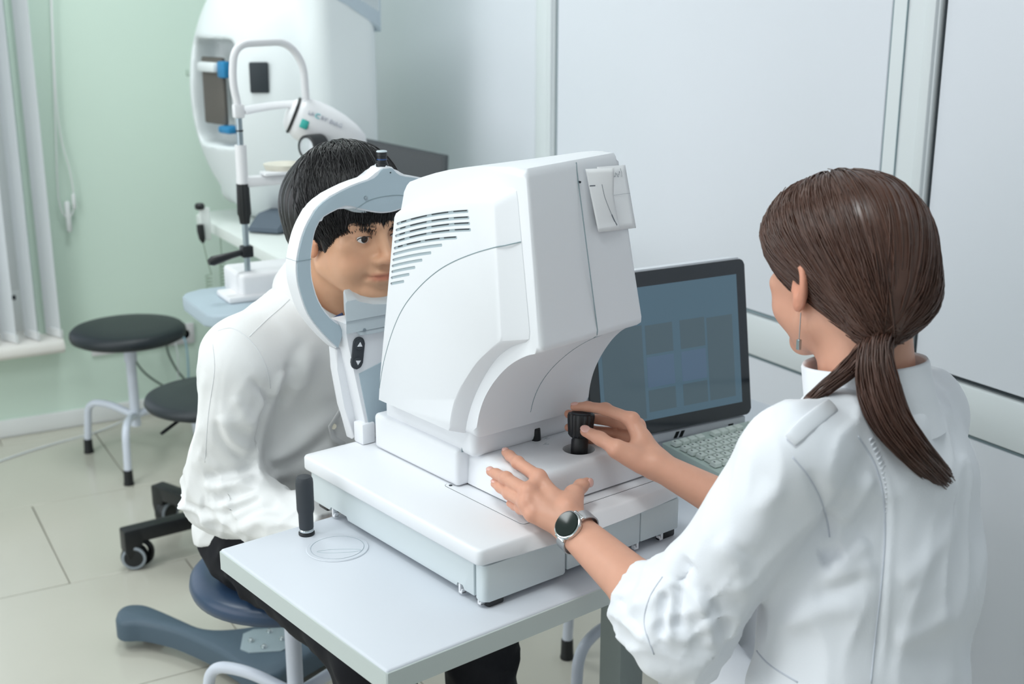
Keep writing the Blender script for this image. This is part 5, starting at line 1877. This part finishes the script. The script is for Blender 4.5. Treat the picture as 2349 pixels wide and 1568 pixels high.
pts_ = [HPc - 0.17, HPc + 0.17] + [v - 0.08 for v in pj.values()] + [v + 0.08 for v in pj.values()] + [p + s * 0.02 for H in (PRH, PLH) for f in H.values() for p in f for s in (-1, 1)]
patient, PV, PF = organic('person', patient_body, np.min(pts_, 0), np.max(pts_, 0), 0.0025, m_skin_p, None, PB_, lambda P: face_tone((P - HPc) @ HP_R, (0.78, 0.50, 0.50)))
patient.location = PB_
tag(patient, 'seated dark-haired patient in a white shirt leaning the face into the headrest', 'person')
eye_parts(patient, HP_R, HPc, PB_, (34, 25, 24))
lash = NB()
for s in (-1, 1):
    arc = [HPc + HP_R @ A3((s * (0.0318 + 0.0135 * math.cos(t)), -0.0935 + 0.0055 * abs(math.cos(t)) ** 2, -0.0080 + 0.0052 * math.sin(t))) - PB_ for t in (PI * k / 10 for k in range(11))]
    tube(lash, [Vector(p) for p in arc], 0.0009, 5)
ob('eyelashes', lash, m_phair, patient)
bw = []
for s in (-1, 1):
    for k in range(60):
        t = rng.random()
        p = A3((s * (0.014 + 0.036 * t), -0.0985 + 0.019 * t ** 2 + 0.0012, 0.0115 + 0.005 * math.sin(t * 2.2) + rng.normal(0, 0.0010)))
        dr = A3((s * 0.006, 0.003 * t, 0.0012 * (1 - 2 * t)))
        bw.append([p + dr * u for u in (0, 0.5, 1.0)])
bw = np.array(bw) @ HP_R.T + HPc
Vb, Fb = strands_mesh(bw, 0.00022, 0.00012)
o = link_mesh('eyebrows', np_mesh('eyebrows', Vb - PB_, Fb), m_phair, patient, angle=180)

# ---- shirt
cuffs = {s: pj[s + 'el'] + (pj[s + 'wr'] - pj[s + 'el']) * 1.22 for s in 'RL'}
def patient_shirt(P):
    d = sd_ecap(P, pj['ch'] + DZ * 0.04, pj['md'], (0.155, 0.108), (0.156, 0.118), DX)
    d = smin(d, sd_ecap(P, pj['md'], pj['wa'], (0.156, 0.118), (0.160, 0.120), DX), 0.05)
    d = smin(d, sd_ecap(P, pj['wa'], pj['pe'], (0.160, 0.120), (0.178, 0.132), DX), 0.05)
    top = DV(0.157, 0.670, 0.252)
    for s in 'RL':
        d = smin(d, sd_cap(P, top, pj[s + 'sh'], 0.062, 0.064), 0.05)
    dd = d
    for s in 'RL':
        sl = smin(sd_cap(P, pj[s + 'sh'], pj[s + 'el'], 0.068, 0.060), sd_cap(P, pj[s + 'el'], cuffs[s], 0.062, 0.040), 0.03)
        sl = sl + folds(P, pj[s + 'sh'], pj[s + 'el'], 0.26, 0.09, 0.0075, 30, 22, 2, 0.9, (0.7, 0.7, 0)) + folds(P, pj[s + 'sh'], pj[s + 'el'], 0.10, 0.10, 0.006, 9, 30, 8, 0.4, (0.7, 0.7, 0))
        sl = sl + folds(P, pj[s + 'el'], cuffs[s], 0.07, 0.09, 0.0075, 28, 22, 6, -0.9, (0.7, 0.7, 0))
        dd = smin(dd, sl, 0.024)
    q = (P - DV(0, 0, 0)) @ RD
    # drape: broad folds running down from the shoulders, finer ones across the belly
    a = q[:, 1] * 0.75 - q[:, 0] * 0.5 + q[:, 2] * 0.28 + 0.03 * vnoise(q, 9, 1)
    qs = q @ rot_m(math.radians(35), math.radians(-20), 0)
    dd = dd + 0.008 * (vnoise(q * A3((1, 1, 0.5)), 15, 7) - 0.5) + drape(qs, (22, 22, 8), 0.008, 5) * np.clip((0.26 - q[:, 2]) / 0.15, 0.15, 1)
    w = np.exp(-((q[:, 2] + 0.075) / 0.055) ** 2)
    dd = dd + w * drape(q, (7, 7, 34), 0.010, 9)
    dd = smax(dd, -sd_ecap(P, pj['c7'] - DZ * 0.03, HPc + HP_R @ A3((0, 0.02, -0.06)), (0.069, 0.069), (0.075, 0.078), DX), 0.005)
    for s in 'RL':
        ax = (cuffs[s] - pj[s + 'el']) / np.linalg.norm(cuffs[s] - pj[s + 'el'])
        dd = np.where(((P - cuffs[s]) @ ax > 0) & (np.linalg.norm(P - cuffs[s], axis=1) < 0.07), np.maximum(dd, (P - cuffs[s]) @ ax), dd)
    # shirt tail: longer at the back
    hem = -0.175 - 0.05 * np.clip((q[:, 1] - 0.78) / 0.15, 0, 1) + 0.012 * np.sin(q[:, 0] * 22)
    return np.where(np.abs(q[:, 0] - 0.15) < 0.215, smax(dd, hem - q[:, 2], 0.008), dd)


shirt, SV, SF = organic('shirt', patient_shirt, DV(0.157, 0.72, 0.05) - A3((0.33, 0.36, 0.30)), DV(0.157, 0.72, 0.05) + A3((0.33, 0.36, 0.30)), 0.0042, m_shirt, patient, PB_, slack=1.8, post=press_folds([
    ([(570, 859), (592, 886), (619, 917), (606, 960), (594, 1010), (590, 1050)], -0.0100, 0.010),
    ([(650, 850), (637, 877), (622, 915)], 0.0080, 0.011), ([(672, 830), (655, 880), (640, 930)], -0.0050, 0.010),
    ([(507, 948), (529, 1002), (579, 1037)], 0.0070, 0.011), ([(495, 960), (512, 1015), (560, 1055)], -0.0060, 0.010),
    ([(540, 905), (560, 950), (590, 990)], 0.0055, 0.010), ([(467, 1095), (534, 1087), (587, 1064)], -0.0075, 0.010),
    ([(470, 1118), (536, 1110), (590, 1090)], 0.0070, 0.010), ([(489, 1145), (543, 1136), (592, 1118)], -0.0095, 0.009),
    ([(497, 1163), (550, 1148), (596, 1130)], 0.0060, 0.008), ([(507, 1180), (556, 1160), (600, 1138)], -0.0060, 0.008),
    ([(529, 1225), (579, 1198), (650, 1185)], 0.0060, 0.011), ([(540, 1200), (590, 1170), (640, 1160)], -0.0060, 0.010),
    ([(784, 930), (712, 993), (650, 1042), (600, 1050)], 0.0080, 0.018), ([(760, 1000), (690, 1052), (605, 1075)], -0.0070, 0.014),
    ([(720, 800), (690, 870), (650, 950)], 0.0060, 0.016), ([(700, 780), (665, 830), (640, 870)], -0.0040, 0.012), ([(470, 850), (462, 940), (455, 1040)], 0.0040, 0.012)]))
tag(shirt, 'white cotton shirt with long sleeves')
hits = surface_hits(SV, SF)
seam(shirt, 'yoke_seam', hits, [(690, 660), (650, 700), (610, 735), (572, 772)], 0.0010, m_shirt_seam, PB_)
seam(shirt, 'sleeve_seam', hits, [(500, 758), (530, 752), (560, 768), (590, 800), (612, 845), (620, 890)], 0.0010, m_shirt_seam, PB_)
seam(shirt, 'sleeve_seam', hits, [(488, 790), (492, 850), (478, 950), (470, 1060)], 0.0009, m_shirt_seam, PB_)
# folded collar with a navy line inside its tip
b = NB()
loops = []
nb_ = HPc + HP_R @ A3((0, 0.030, -0.070))
nax = (nb_ - pj['c7']) / np.linalg.norm(nb_ - pj['c7'])
cc_ = pj['c7'] + nax * 0.044
cf = -DY - nax * (-DY @ nax); cf /= np.linalg.norm(cf)
for r, h in ((0.080, -0.062), (0.094, -0.050), (0.086, 0.0), (0.0785, 0.024), (0.0765, 0.027), (0.0745, 0.022), (0.0725, -0.01), (0.071, -0.050)):
    l = []
    for k in range(48):
        a = 2 * PI * k / 48
        p = cc_ + DX * (r * math.cos(a)) + cf * (r * 1.0 * math.sin(a)) + nax * (h - 0.030 * max(0.0, math.sin(a)) ** 2)
        l.append(tuple(p - PB_))
    loops.append(l)
loft(b, loops, cap=False)
ob('collar', b, m_shirt, patient, angle=180)
p0, p1 = at_depth(760, 734, 2.09) - PB_, at_depth(786, 720, 2.085) - PB_
ob('collar_trim', tube(NB(), [Vector(p0), Vector((p0 + p1) / 2), Vector(p1)], 0.003, 8), m_navy, patient)
# placket with one button near the belly
pk = [hits(u, v, 0.001) for u, v in ((800, 910), (775, 950), (758, 975), (762, 1000), (790, 1018))]
pk = [p - Vector(PB_) for p in pk if p is not None]
if len(pk) > 2:
    ob('placket', tube(NB(), pk, 0.009, 10, flat=0.25), m_shirt, shirt, angle=180)
hb = hits(764, 976, 0.002)
if hb is not None:
    hb = hb - Vector(PB_)
    ob('button', tube(NB(), [hb, hb + Vector((-0.002, -0.003, 0.001))], 0.0055, 14), mat('button_ivory', (232, 226, 208), 0.4), shirt)

# ---- trousers and shoes
def patient_trousers(P):
    d = sd_ecap(P, DV(0.085, 0.835, -0.195), DV(0.195, 0.835, -0.195), (0.088, 0.125), (0.088, 0.125), DZ)
    d = smin(d, sd_ecap(P, pj['wa'] - DZ * 0.03, DV(0.14, 0.835, -0.2), (0.150, 0.108), (0.165, 0.122), DX), 0.04)
    for hp_, kn_, an in ((DV(0.055, 0.80, -0.205), DV(0.055, 0.385, -0.245), DV(0.075, 0.350, -0.665)), (DV(0.225, 0.80, -0.205), DV(0.255, 0.360, -0.245), DV(0.275, 0.340, -0.665))):
        d = smin(d, sd_cap(P, hp_, kn_, 0.085, 0.067), 0.03)
        s = smin(sd_cap(P, kn_, an, 0.066, 0.052), sd_cap(P, kn_, kn_ + (an - kn_) * 0.3, 0.068, 0.058), 0.02)
        s = s + folds(P, kn_, an, 0.06, 0.12, 0.010, 22, 22, 4, 0.8)
        d = smin(d, s, 0.03)
        d = d + folds(P, hp_, kn_, 0.06, 0.14, 0.009, 20, 24, 7, 1.1)
    return d + 0.010 * (vnoise(P, 20, 4) - 0.5) + 0.004 * (vnoise(P, 45, 14) - 0.5)


organic('trousers', patient_trousers, DV(0.15, 0.63, -0.40) - A3((0.33, 0.46, 0.29)), DV(0.15, 0.63, -0.40) + A3((0.33, 0.42, 0.33)), 0.006, m_trs, patient, PB_, slack=1.8)
for x in (0.075, 0.275):
    b = NB()
    c = Vector(DV(x, 0.32, -TZ) - PB_)
    tube(b, [c + Vector(DY) * 0.09 + Vector((0, 0, 0.040)), c + Vector((0, 0, 0.042)), c - Vector(DY) * 0.12 + Vector((0, 0, 0.034)), c - Vector(DY) * 0.17 + Vector((0, 0, 0.028))], [0.030, 0.042, 0.040, 0.022], 14)
    ob('shoe', b, m_black, patient)

# ---- hair: thick bob with a fringe
hc = A3((0, 0.016, 0.030))
HR = A3((0.0885, 0.1120, 0.1035))
def phair_sdf(P):
    q = (P - HPc) @ HP_R
    m = q.copy(); m[:, 0] = np.abs(m[:, 0])
    d = sd_ell(q, hc, HR)
    d = smin(d, sd_ell(q, (0, 0.060, 0.018), (0.0845, 0.092, 0.082)), 0.04)
    d = smin(d, sd_ell(q, (0, 0.075, -0.040), (0.062, 0.052, 0.050)), 0.03)
    zc = np.interp(q[:, 1], [-0.09, -0.045, -0.02, 0.02, 0.05, 0.10], [0.004, -0.010, -0.048, -0.004, -0.070, -0.095])
    d = smax(d, (zc - q[:, 2]) * 0.7, 0.010)
    d = smax(d, -sd_ell(m, (0, -0.125, -0.068), (0.078, 0.070, 0.078)), 0.008)
    an = np.arctan2(q[:, 0], -(q[:, 1] - 0.02))
    return d + 0.0020 * np.sin(an * 34 + 7 * vnoise(q, 16, 2)) + 0.006 * (vnoise(q, 26, 6) - 0.5)
hairP, _, _ = organic('hair', phair_sdf, HPc - 0.19, HPc + 0.19, 0.0030, m_phair, patient, PB_)
tag(hairP, 'thick straight black hair with a fringe')
def bob_r(v):
    """radius of the hair volume in a direction from hc"""
    r1 = ell_r(v, HR)
    c2 = A3((0, 0.060, 0.018)) - hc
    R2 = A3((0.0845, 0.092, 0.082))
    a = ((v / R2) ** 2).sum(-1)
    b_ = -2 * (v * c2 / R2 ** 2).sum(-1)
    c_ = ((c2 / R2) ** 2).sum() - 1
    r2 = (-b_ + np.sqrt(np.maximum(b_ * b_ - 4 * a * c_, 0))) / (2 * a)
    return np.maximum(r1, r2)
sp = []
crown = A3((0.012, 0.055, 0.118)) - hc
crown /= np.linalg.norm(crown)
for k in range(3400):
    ph = rng.uniform(-PI, PI)
    a = abs(ph)
    z = float(np.interp(a, [0, 0.8, 1.15, 1.4, 1.75, 2.1, PI], [0.009, 0.004, -0.034, -0.054, -0.014, -0.070, -0.100])) + rng.normal(0, 0.007)
    d1 = A3((math.sin(ph) * 0.088, -math.cos(ph) * 0.11, z)) - hc
    d1 /= np.linalg.norm(d1)
    d0 = crown + rng.normal(0, 0.16, 3)
    d0 /= np.linalg.norm(d0)
    om = math.acos(np.clip(d0 @ d1, -1, 1))
    t = np.linspace(0, 1, 14)
    v = (np.sin((1 - t) * om)[:, None] * d0 + np.sin(t * om)[:, None] * d1) / max(math.sin(om), 1e-3)
    v /= np.linalg.norm(v, axis=1)[:, None]
    l = 0.0012 + rng.normal(0, 0.0012) + 0.0025 * np.sin(t * PI) * rng.normal(0, 0.7)
    sp.append(hc + v * (bob_r(v) + l)[:, None])
sp = np.array(sp) @ HP_R.T + HPc
V5, F5 = strands_mesh(sp, 0.0007, 0.0005)
o = link_mesh('hair_strands', np_mesh('hair_strands', V5 - PB_, F5), m_phair, hairP, angle=180)
o['kind'] = 'stuff'

# ================================================================== BACKGROUND INSTRUMENTS
PT_Z = 0.85
ptab = empty('instrument_table', (1.50, 3.60, 0))
tag(ptab, 'white side table with rounded corner carrying the bowl perimeter by the green wall', 'table')
m_ptop = mat('side_table_white', (228, 234, 230), 0.45)
ob('table_top', prism(NB(), rrect(-0.40, -0.72, 0.44, 0.50, 0.06), 'z', PT_Z - 0.032, PT_Z, 0.004, 2), m_ptop, ptab)
ob('end_panel', box(NB(), (-0.16, -0.36, 0.0), (-0.13, 0.40, PT_Z - 0.032), 0.003, 2), m_ptop, ptab)
ob('end_panel', box(NB(), (0.38, -0.60, 0.0), (0.41, 0.42, PT_Z - 0.032), 0.003, 2), m_ptop, ptab)
ob('apron', box(NB(), (-0.13, 0.30, 0.35), (0.38, 0.33, PT_Z - 0.032), 0.003, 2), m_ptop, ptab)

# bowl perimeter: big rounded shell, opening towards the side
m_per = mat('perimeter_white', (226, 232, 233), 0.45, var=0.01)
m_per2 = mat('perimeter_blue_grey', (190, 204, 214), 0.5, var=0.01)
m_brown = mat('eyeshade_brown_grey', (98, 94, 88), 0.6)
m_blue = mat('blue_plastic', (40, 130, 180), 0.4)
per = empty('bowl_perimeter', (1.43, 3.93, PT_Z), math.radians(14))
tag(per, 'large white rounded bowl perimeter with dark opening, behind the chin-rest frame', 'medical instrument')
PERB = np.array(per.location)
def per_sdf(q):
    d = sd_ell(q, (-0.06, 0, 0.40), (0.285, 0.30, 0.44))
    b = np.abs(q - A3((-0.02, 0, 0.46))) - A3((0.07, 0.27, 0.40))
    d = smin(d, np.linalg.norm(np.maximum(b, 0), axis=1) + np.minimum(b.max(1), 0) - 0.05, 0.05)
    o = np.abs(q - A3((-0.34, 0.0, 0.41))) - A3((0.10, 0.085, 0.13))
    op = np.linalg.norm(np.maximum(o, 0), axis=1) + np.minimum(o.max(1), 0) - 0.03
    d = smax(d, -op, 0.012)
    # parting groove between bowl and body
    g = np.abs(np.linalg.norm((q - A3((-0.10, 0, 0.40))) / A3((0.22, 9.0, 0.40)), axis=1) - 1.0) * 0.2 - 0.0030
    d = np.where(q[:, 0] > -0.16, smax(d, -(np.maximum(g, -d - 0.006)), 0.003), d)
    return np.maximum(d, 0.004 - q[:, 2])
organic('shell', per_sdf, (-0.40, -0.36, -0.02), (0.38, 0.36, 0.95), 0.0075, m_per, per)
ob('stand_foot', box(NB(), (-0.14, -0.17, 0.0), (0.08, 0.17, 0.05), 0.015, 3), m_per2, per)
ob('top_cover', prism(NB(), [(-0.085, 0.690), (0.0, 0.655), (0.104, 0.590), (0.104, 0.965), (-0.085, 0.965)], 'y', -0.3225, 0.3225, 0.012, 3), m_per2, per)
gr0 = None
for k in range(11):
    x = -0.010 + 0.0095 * k
    b = box(NB(), (x, -0.3250, 0.700 - 0.5 * (x + 0.01)), (x + 0.0045, -0.319, 0.955), 0.001, 1)
    ob('grille_slot', b, m_per, per)
ob('eyeshade', box(NB(), (-0.300, -0.040, 0.31), (-0.285, 0.085, 0.515), 0.006, 2), m_brown, per)
ob('chin_pad', box(NB(), (-0.318, -0.085, 0.287), (-0.265, -0.02, 0.310), 0.008, 2), m_blue, per)
ob('forehead_pad', box(NB(), (-0.322, -0.025, 0.470), (-0.282, 0.075, 0.500), 0.008, 2), m_per, per)
ob('forehead_clip', box(NB(), (-0.312, -0.070, 0.455), (-0.280, -0.027, 0.505), 0.006, 2), m_blue, per)
b = box(NB(), (-0.028, -0.008, -0.045), (0.028, 0.012, 0.045), 0.004, 2)
b.transform(Matrix.Translation((-0.273, -0.203, 0.462)) @ Matrix.Rotation(math.radians(-42), 4, 'Z'))
ob('screen', b, m_groove, per)
ob('maker_plate', box(NB(), (-0.303, 0.150, 0.450), (-0.285, 0.180, 0.472), 0.003, 2), mat('green_plate', (170, 190, 176), 0.5), per)

# corneal topographer with chin-rest frame, on its own small grey table
st = empty('small_instrument_table', (0.938, 2.903, 0))
tag(st, 'grey rounded table leaf under the chin-rest instrument behind the patient', 'table')
m_leaf = mat('grey_blue_leaf', (168, 184, 194), 0.5)
ob('table_leaf', prism(NB(), rrect(-0.168, -0.14, 0.15, 0.16, 0.06), 'z', 0.797, 0.831, 0.008, 3), m_leaf, st)
ob('column', box(NB(), (0.06, -0.02, 0.03), (0.12, 0.04, 0.798), 0.005, 2), m_tube, st)
ob('floor_foot', box(NB(), (0.02, -0.06, 0.0), (0.22, 0.10, 0.03), 0.012, 2), m_foot, st)

ct = empty('corneal_topographer', (0.9116, 2.9205, 0.831))
ct.scale = (0.885, 0.885, 0.885)
tag(ct, 'white chin-rest frame with rounded camera head and black side lever behind the patient', 'medical instrument')
m_ctw = mat('topographer_white', (232, 232, 234), 0.4, var=0.01)
m_cream = mat('cream_plastic', (224, 220, 206), 0.5)
Z = 0.738
ob('base_box', box(NB(), (-0.035, -0.05, 0.0), (0.26, 0.12, 0.075), 0.012, 3), m_ctw, ct)
ob('base_rail', box(NB(), (-0.075, -0.06, 0.0), (0.04, 0.06, 0.018), 0.006, 2), m_ctw, ct)
RXY = (0.215, 0.06)
for i, (x, y) in enumerate(((0.0, 0.0), RXY)):
    ob('post', tube(NB(), [(x, y, 0.07), (x, y, 1.275 - Z)], 0.0085, 16), m_steel, ct)
    ob('post_sleeve', tube(NB(), [(x, y, 1.055 - Z), (x, y, 1.160 - Z)], 0.0155, 18), m_ctw, ct)
    gp = []
    for z, r in ((0.945, 0.0125), (0.965, 0.0150), (0.972, 0.0185), (1.045, 0.0165), (1.055, 0.0165)):
        gp.append([((r + (0.0009 if k % 4 < 2 else -0.0006)) * math.cos(2 * PI * k / 48) + x, (r + (0.0009 if k % 4 < 2 else -0.0006)) * math.sin(2 * PI * k / 48) + y, z - Z) for k in range(48)])
    ob('height_grip', loft(NB(), gp), m_black, ct, angle=30)
    ob('stop_ring', lathe(NB(), [(0.0100, 1.196 - Z), (0.0100, 1.200 - Z)], 16, (x, y, 0)), m_black, ct)
    ob('band_clamp', box(NB(), (x - 0.014, y - 0.014, 1.232 - Z), (x + 0.014, y + 0.014, 1.268 - Z), 0.004, 2), m_ctw, ct)
ar = arc_path([(0, 0, 1.262 - Z), (-0.012, 0, 1.330 - Z), (0.0, 0.004, 1.425 - Z), (0.16, 0.045, 1.428 - Z), (RXY[0] - 0.004, RXY[1], 1.37 - Z), (RXY[0], RXY[1], 1.262 - Z)], 0.06, 8)
ob('arch_tube', tube(NB(), ar, 0.0105, 14), m_ctw, ct)
ob('forehead_band', tube(NB(), spline([(0.012, -0.005, 1.25 - Z), (0.07, 0.045, 1.252 - Z), (0.14, 0.065, 1.256 - Z), (RXY[0], RXY[1], 1.258 - Z)], 6), 0.015, 10, flat=0.3), m_ctw, ct)
ob('chin_arm', box(NB(), (-0.01, -0.012, 1.045 - Z), (0.20, 0.03, 1.072 - Z), 0.006, 2), m_ctw, ct)
ob('chin_cup', lathe(NB(), [(0.02, 1.072 - Z), (0.055, 1.080 - Z), (0.062, 1.098 - Z), (0.054, 1.098 - Z), (0.02, 1.084 - Z)], 24, (0.135, 0.03, 0)), m_cream, ct)
ob('chin_tissue', box(NB(), (0.055, -0.03, 1.074 - Z), (0.125, 0.02, 1.083 - Z), 0.002, 1), m_paper, ct)
lv = NB()
tube(lv, [(-0.002, 0, 0.868 - Z), (-0.045, -0.006, 0.862 - Z), (-0.10, -0.014, 0.853 - Z), (-0.112, -0.016, 0.851 - Z)], [0.0085, 0.0095, 0.0135, 0.008], 16)
ob('lever', lv, m_black, ct)
ob('lever_clamp', box(NB(), (-0.016, -0.016, 0.852 - Z), (0.016, 0.016, 0.884 - Z), 0.004, 2), m_black, ct)
# camera head
CTI = Matrix.LocRotScale(ct.location, None, ct.scale).inverted()
hd = CTI @ Vector(at_depth(741, 292, 3.115))
Rh = np.stack([_rt * 0.90 - _up * 0.34 + _fw * 0.27, np.cross(_rt * 0.90 - _up * 0.34 + _fw * 0.27, _up * 0.93 + _rt * 0.35) * -1, _up * 0.93 + _rt * 0.35], 1)
Rh /= np.linalg.norm(Rh, axis=0)
Rh[:, 1] = np.cross(Rh[:, 2], Rh[:, 0]); Rh[:, 1] /= np.linalg.norm(Rh[:, 1]); Rh[:, 2] = np.cross(Rh[:, 0], Rh[:, 1])
MH = Matrix.Translation(hd) @ Matrix(Rh.tolist()).to_4x4()
def hpart(name, bm, m, angle=60, parent=None):
    bm.transform(MH)
    return ob(name, bm, m, parent or ct, angle=angle)
hpart('camera_head', lathe(NB(), [(0.030, -0.088), (0.050, -0.084), (0.060, -0.066), (0.064, -0.030), (0.0625, 0.005), (0.056, 0.045), (0.044, 0.085), (0.026, 0.118), (0.004, 0.132)], 36, (0, 0, 0), 'x'), m_ctw)
hpart('head_ring', lathe(NB(), [(0.050, -0.092), (0.053, -0.090), (0.053, -0.086), (0.050, -0.084)], 36, (0, 0, 0), 'x'), m_black)
hpart('head_cap', lathe(NB(), [(0.004, -0.112), (0.030, -0.108), (0.044, -0.098), (0.048, -0.090)], 36, (0, 0, 0), 'x'), m_ctw)
hpart('teal_mark', box(NB(), (-0.066, -0.064, -0.030), (-0.044, -0.050, -0.006), 0.002, 1), mat('teal_print', (60, 180, 170), 0.5))
ln = CTI @ Vector(at_depth(706, 338, 3.035))
ldir = Vector(-_fw * 0.75 - _rt * 0.55 - _up * 0.2).normalized()
ML = Matrix.Translation(ln) @ Vector((0, 0, 1)).rotation_difference(ldir).to_matrix().to_4x4()
for nm, prof, m in (('lens_barrel', [(0.034, -0.05), (0.035, -0.01), (0.034, 0.004), (0.028, 0.008), (0.027, 0.002)], m_black), ('lens_glass', [(0.0275, 0.001), (0.0268, 0.004), (0.012, 0.0065), (0.001, 0.007)], mat('lens_pale', (206, 212, 216), 0.15, coat=0.5))):
    b = lathe(NB(), prof, 32)
    b.transform(ML)
    ob(nm, b, m, ct, angle=50)
tm = MH @ Matrix.Translation((-0.012, -0.0635, 0.016)) @ Matrix.Rotation(PI / 2, 4, 'X')
m_txt = mat('grey_print', (186, 190, 200), 0.6)
m_txt2 = mat('teal_print_pale', (110, 200, 205), 0.6)
for s, dx, mm, sz in (('LA', -0.036, m_txt, 0.016), ('C', -0.0175, m_txt2, 0.021), ('RY', 0.002, m_txt, 0.016), ('DIAG', 0.037, m_txt, 0.016)):
    text_part('lettering', s, sz, mm, ct, tm @ Matrix.Translation((dx, 0, 0.0)) @ Matrix.Rotation(dx * 0.2, 4, 'Y'), 0.0022)

# things on the perimeter table
b = NB()
w0 = [at_height(u, v, PT_Z + 0.004) for u, v in ((566, 532), (640, 537), (700, 520), (640, 500))]
loft(b, [[tuple(p) for p in w0], [tuple(p + A3((0, 0, 0.012))) for p in w0], [tuple(p + A3((0.012, 0.012, 0.045))) for p in (w0[0] * 0.75 + w0[3] * 0.25, w0[1] * 0.7 + w0[2] * 0.3, w0[2], w0[3])]])
bmesh.ops.bevel(b, geom=b.edges[:], offset=0.005, segments=2, affect='EDGES')
tag(ob('folded_cover', b, mat('slate_fabric', (86, 98, 110), 0.7, bump=0.2, bscale=120)), 'folded slate-grey cover lying on the white side table', 'cover')
rb = empty('response_button', (1.115, 4.02, PT_Z))
tag(rb, 'black hand button clipped at the side table corner with a coiled cord', 'hand button')
bp = Vector(at_depth(458, 474, 3.86)) - Vector(rb.location)
ob('button_top', lathe(NB(), [(0.012, -0.008), (0.015, -0.004), (0.015, 0.006), (0.010, 0.011)], 18, bp), m_black, rb)
ob('clip', box(NB(), (bp.x - 0.003, bp.y - 0.004, -0.04), (bp.x + 0.03, bp.y + 0.004, -0.002 if bp.z < 0.004 else bp.z - 0.004), 0.003, 1), m_ptop, rb)
bq = Vector(at_depth(459, 515, 3.86)) - Vector(rb.location)
ob('handle', tube(NB(), [bq, bq + Vector((0.001, 0, -0.02)), bq + Vector((0.004, 0, -0.045)), bq + Vector((0.006, 0, -0.058))], [0.011, 0.012, 0.010, 0.004], 14), m_black, rb)
m_coil = mat('coil_cord', (150, 172, 152), 0.5)
c0_ = bq + Vector((0.006, 0, -0.058))
cd = [c0_, c0_ + Vector((0.012, 0.01, -0.06))]
tp_ = c0_ + Vector((0.018, 0.03, -0.11))
cd += [tp_ + Vector((0.010 * math.cos(k * PI / 3), 0.010 * math.sin(k * PI / 3), -0.0019 * k)) for k in range(0, 66)]
ob('coiled_cord', tube(NB(), cd, 0.0018, 5), m_coil, rb)
cord = empty('coiled_cord', (1.2, 4.1, 0.5))
tag(cord, 'pale coiled cord hanging from the side table edge next to the hand button', 'cord')
ca = Vector(at_depth(505, 535, 3.95)) - Vector(cord.location)
ob('coil', tube(NB(), [ca, ca + Vector((0, 0.0, -0.07))] + [ca + Vector((0.010 * math.cos(k * PI / 3), 0.010 * math.sin(k * PI / 3), -0.085 - 0.0019 * k)) for k in range(70)], 0.0018, 5), m_coil, cord)
ob('plug', tube(NB(), [ca + Vector((0, 0, 0.02)), ca], 0.006, 10), m_ptop, cord)
# dark monitor behind
dm = empty('dark_monitor', (1.58, 3.42, PT_Z), math.radians(-8))
tag(dm, 'dark switched-off monitor on the side table behind the patient head', 'monitor')
tl, tr = Vector(at_depth(905, 333, 3.72)), Vector(at_depth(1023, 357, 3.66))
ax_ = (tr - tl).normalized()
dn = Vector((0.0, -0.02, -1.0))
bl_ = tl - ax_ * 0.16
quad = [bl_, tr, tr + dn * 0.20 - ax_ * 0.015, bl_ + dn * 0.20 - ax_ * 0.015]
nrm = ax_.cross(dn).normalized()
Minv = Matrix.LocRotScale(dm.location, dm.rotation_euler, None).inverted()
def thick(q, t0, t1):
    return [[tuple(Minv @ (p + nrm * t0)) for p in q], [tuple(Minv @ (p + nrm * t1)) for p in q]]
m_dkscr = mat('dark_screen', (52, 58, 62), 0.3)
b = loft(NB(), thick(quad, 0.0, 0.02))
bmesh.ops.bevel(b, geom=b.edges[:], offset=0.002, segments=2, affect='EDGES')
ob('case', b, mat('dark_case', (62, 68, 72), 0.4), dm)
ci = sum(quad, Vector()) / 4
ob('screen', loft(NB(), thick([ci + (p - ci) * 0.94 for p in quad], -0.001, 0.004)), m_dkscr, dm, smooth=False)
mid = Minv @ (ci + dn * 0.09)
ob('stand_neck', box(NB(), (mid.x - 0.02, mid.y + 0.0, 0.008), (mid.x + 0.02, mid.y + 0.03, mid.z + 0.02), 0.004, 2), m_black, dm)
ob('stand_base', box(NB(), (mid.x - 0.09, mid.y - 0.06, 0.0), (mid.x + 0.09, mid.y + 0.08, 0.010), 0.004, 2), m_black, dm)
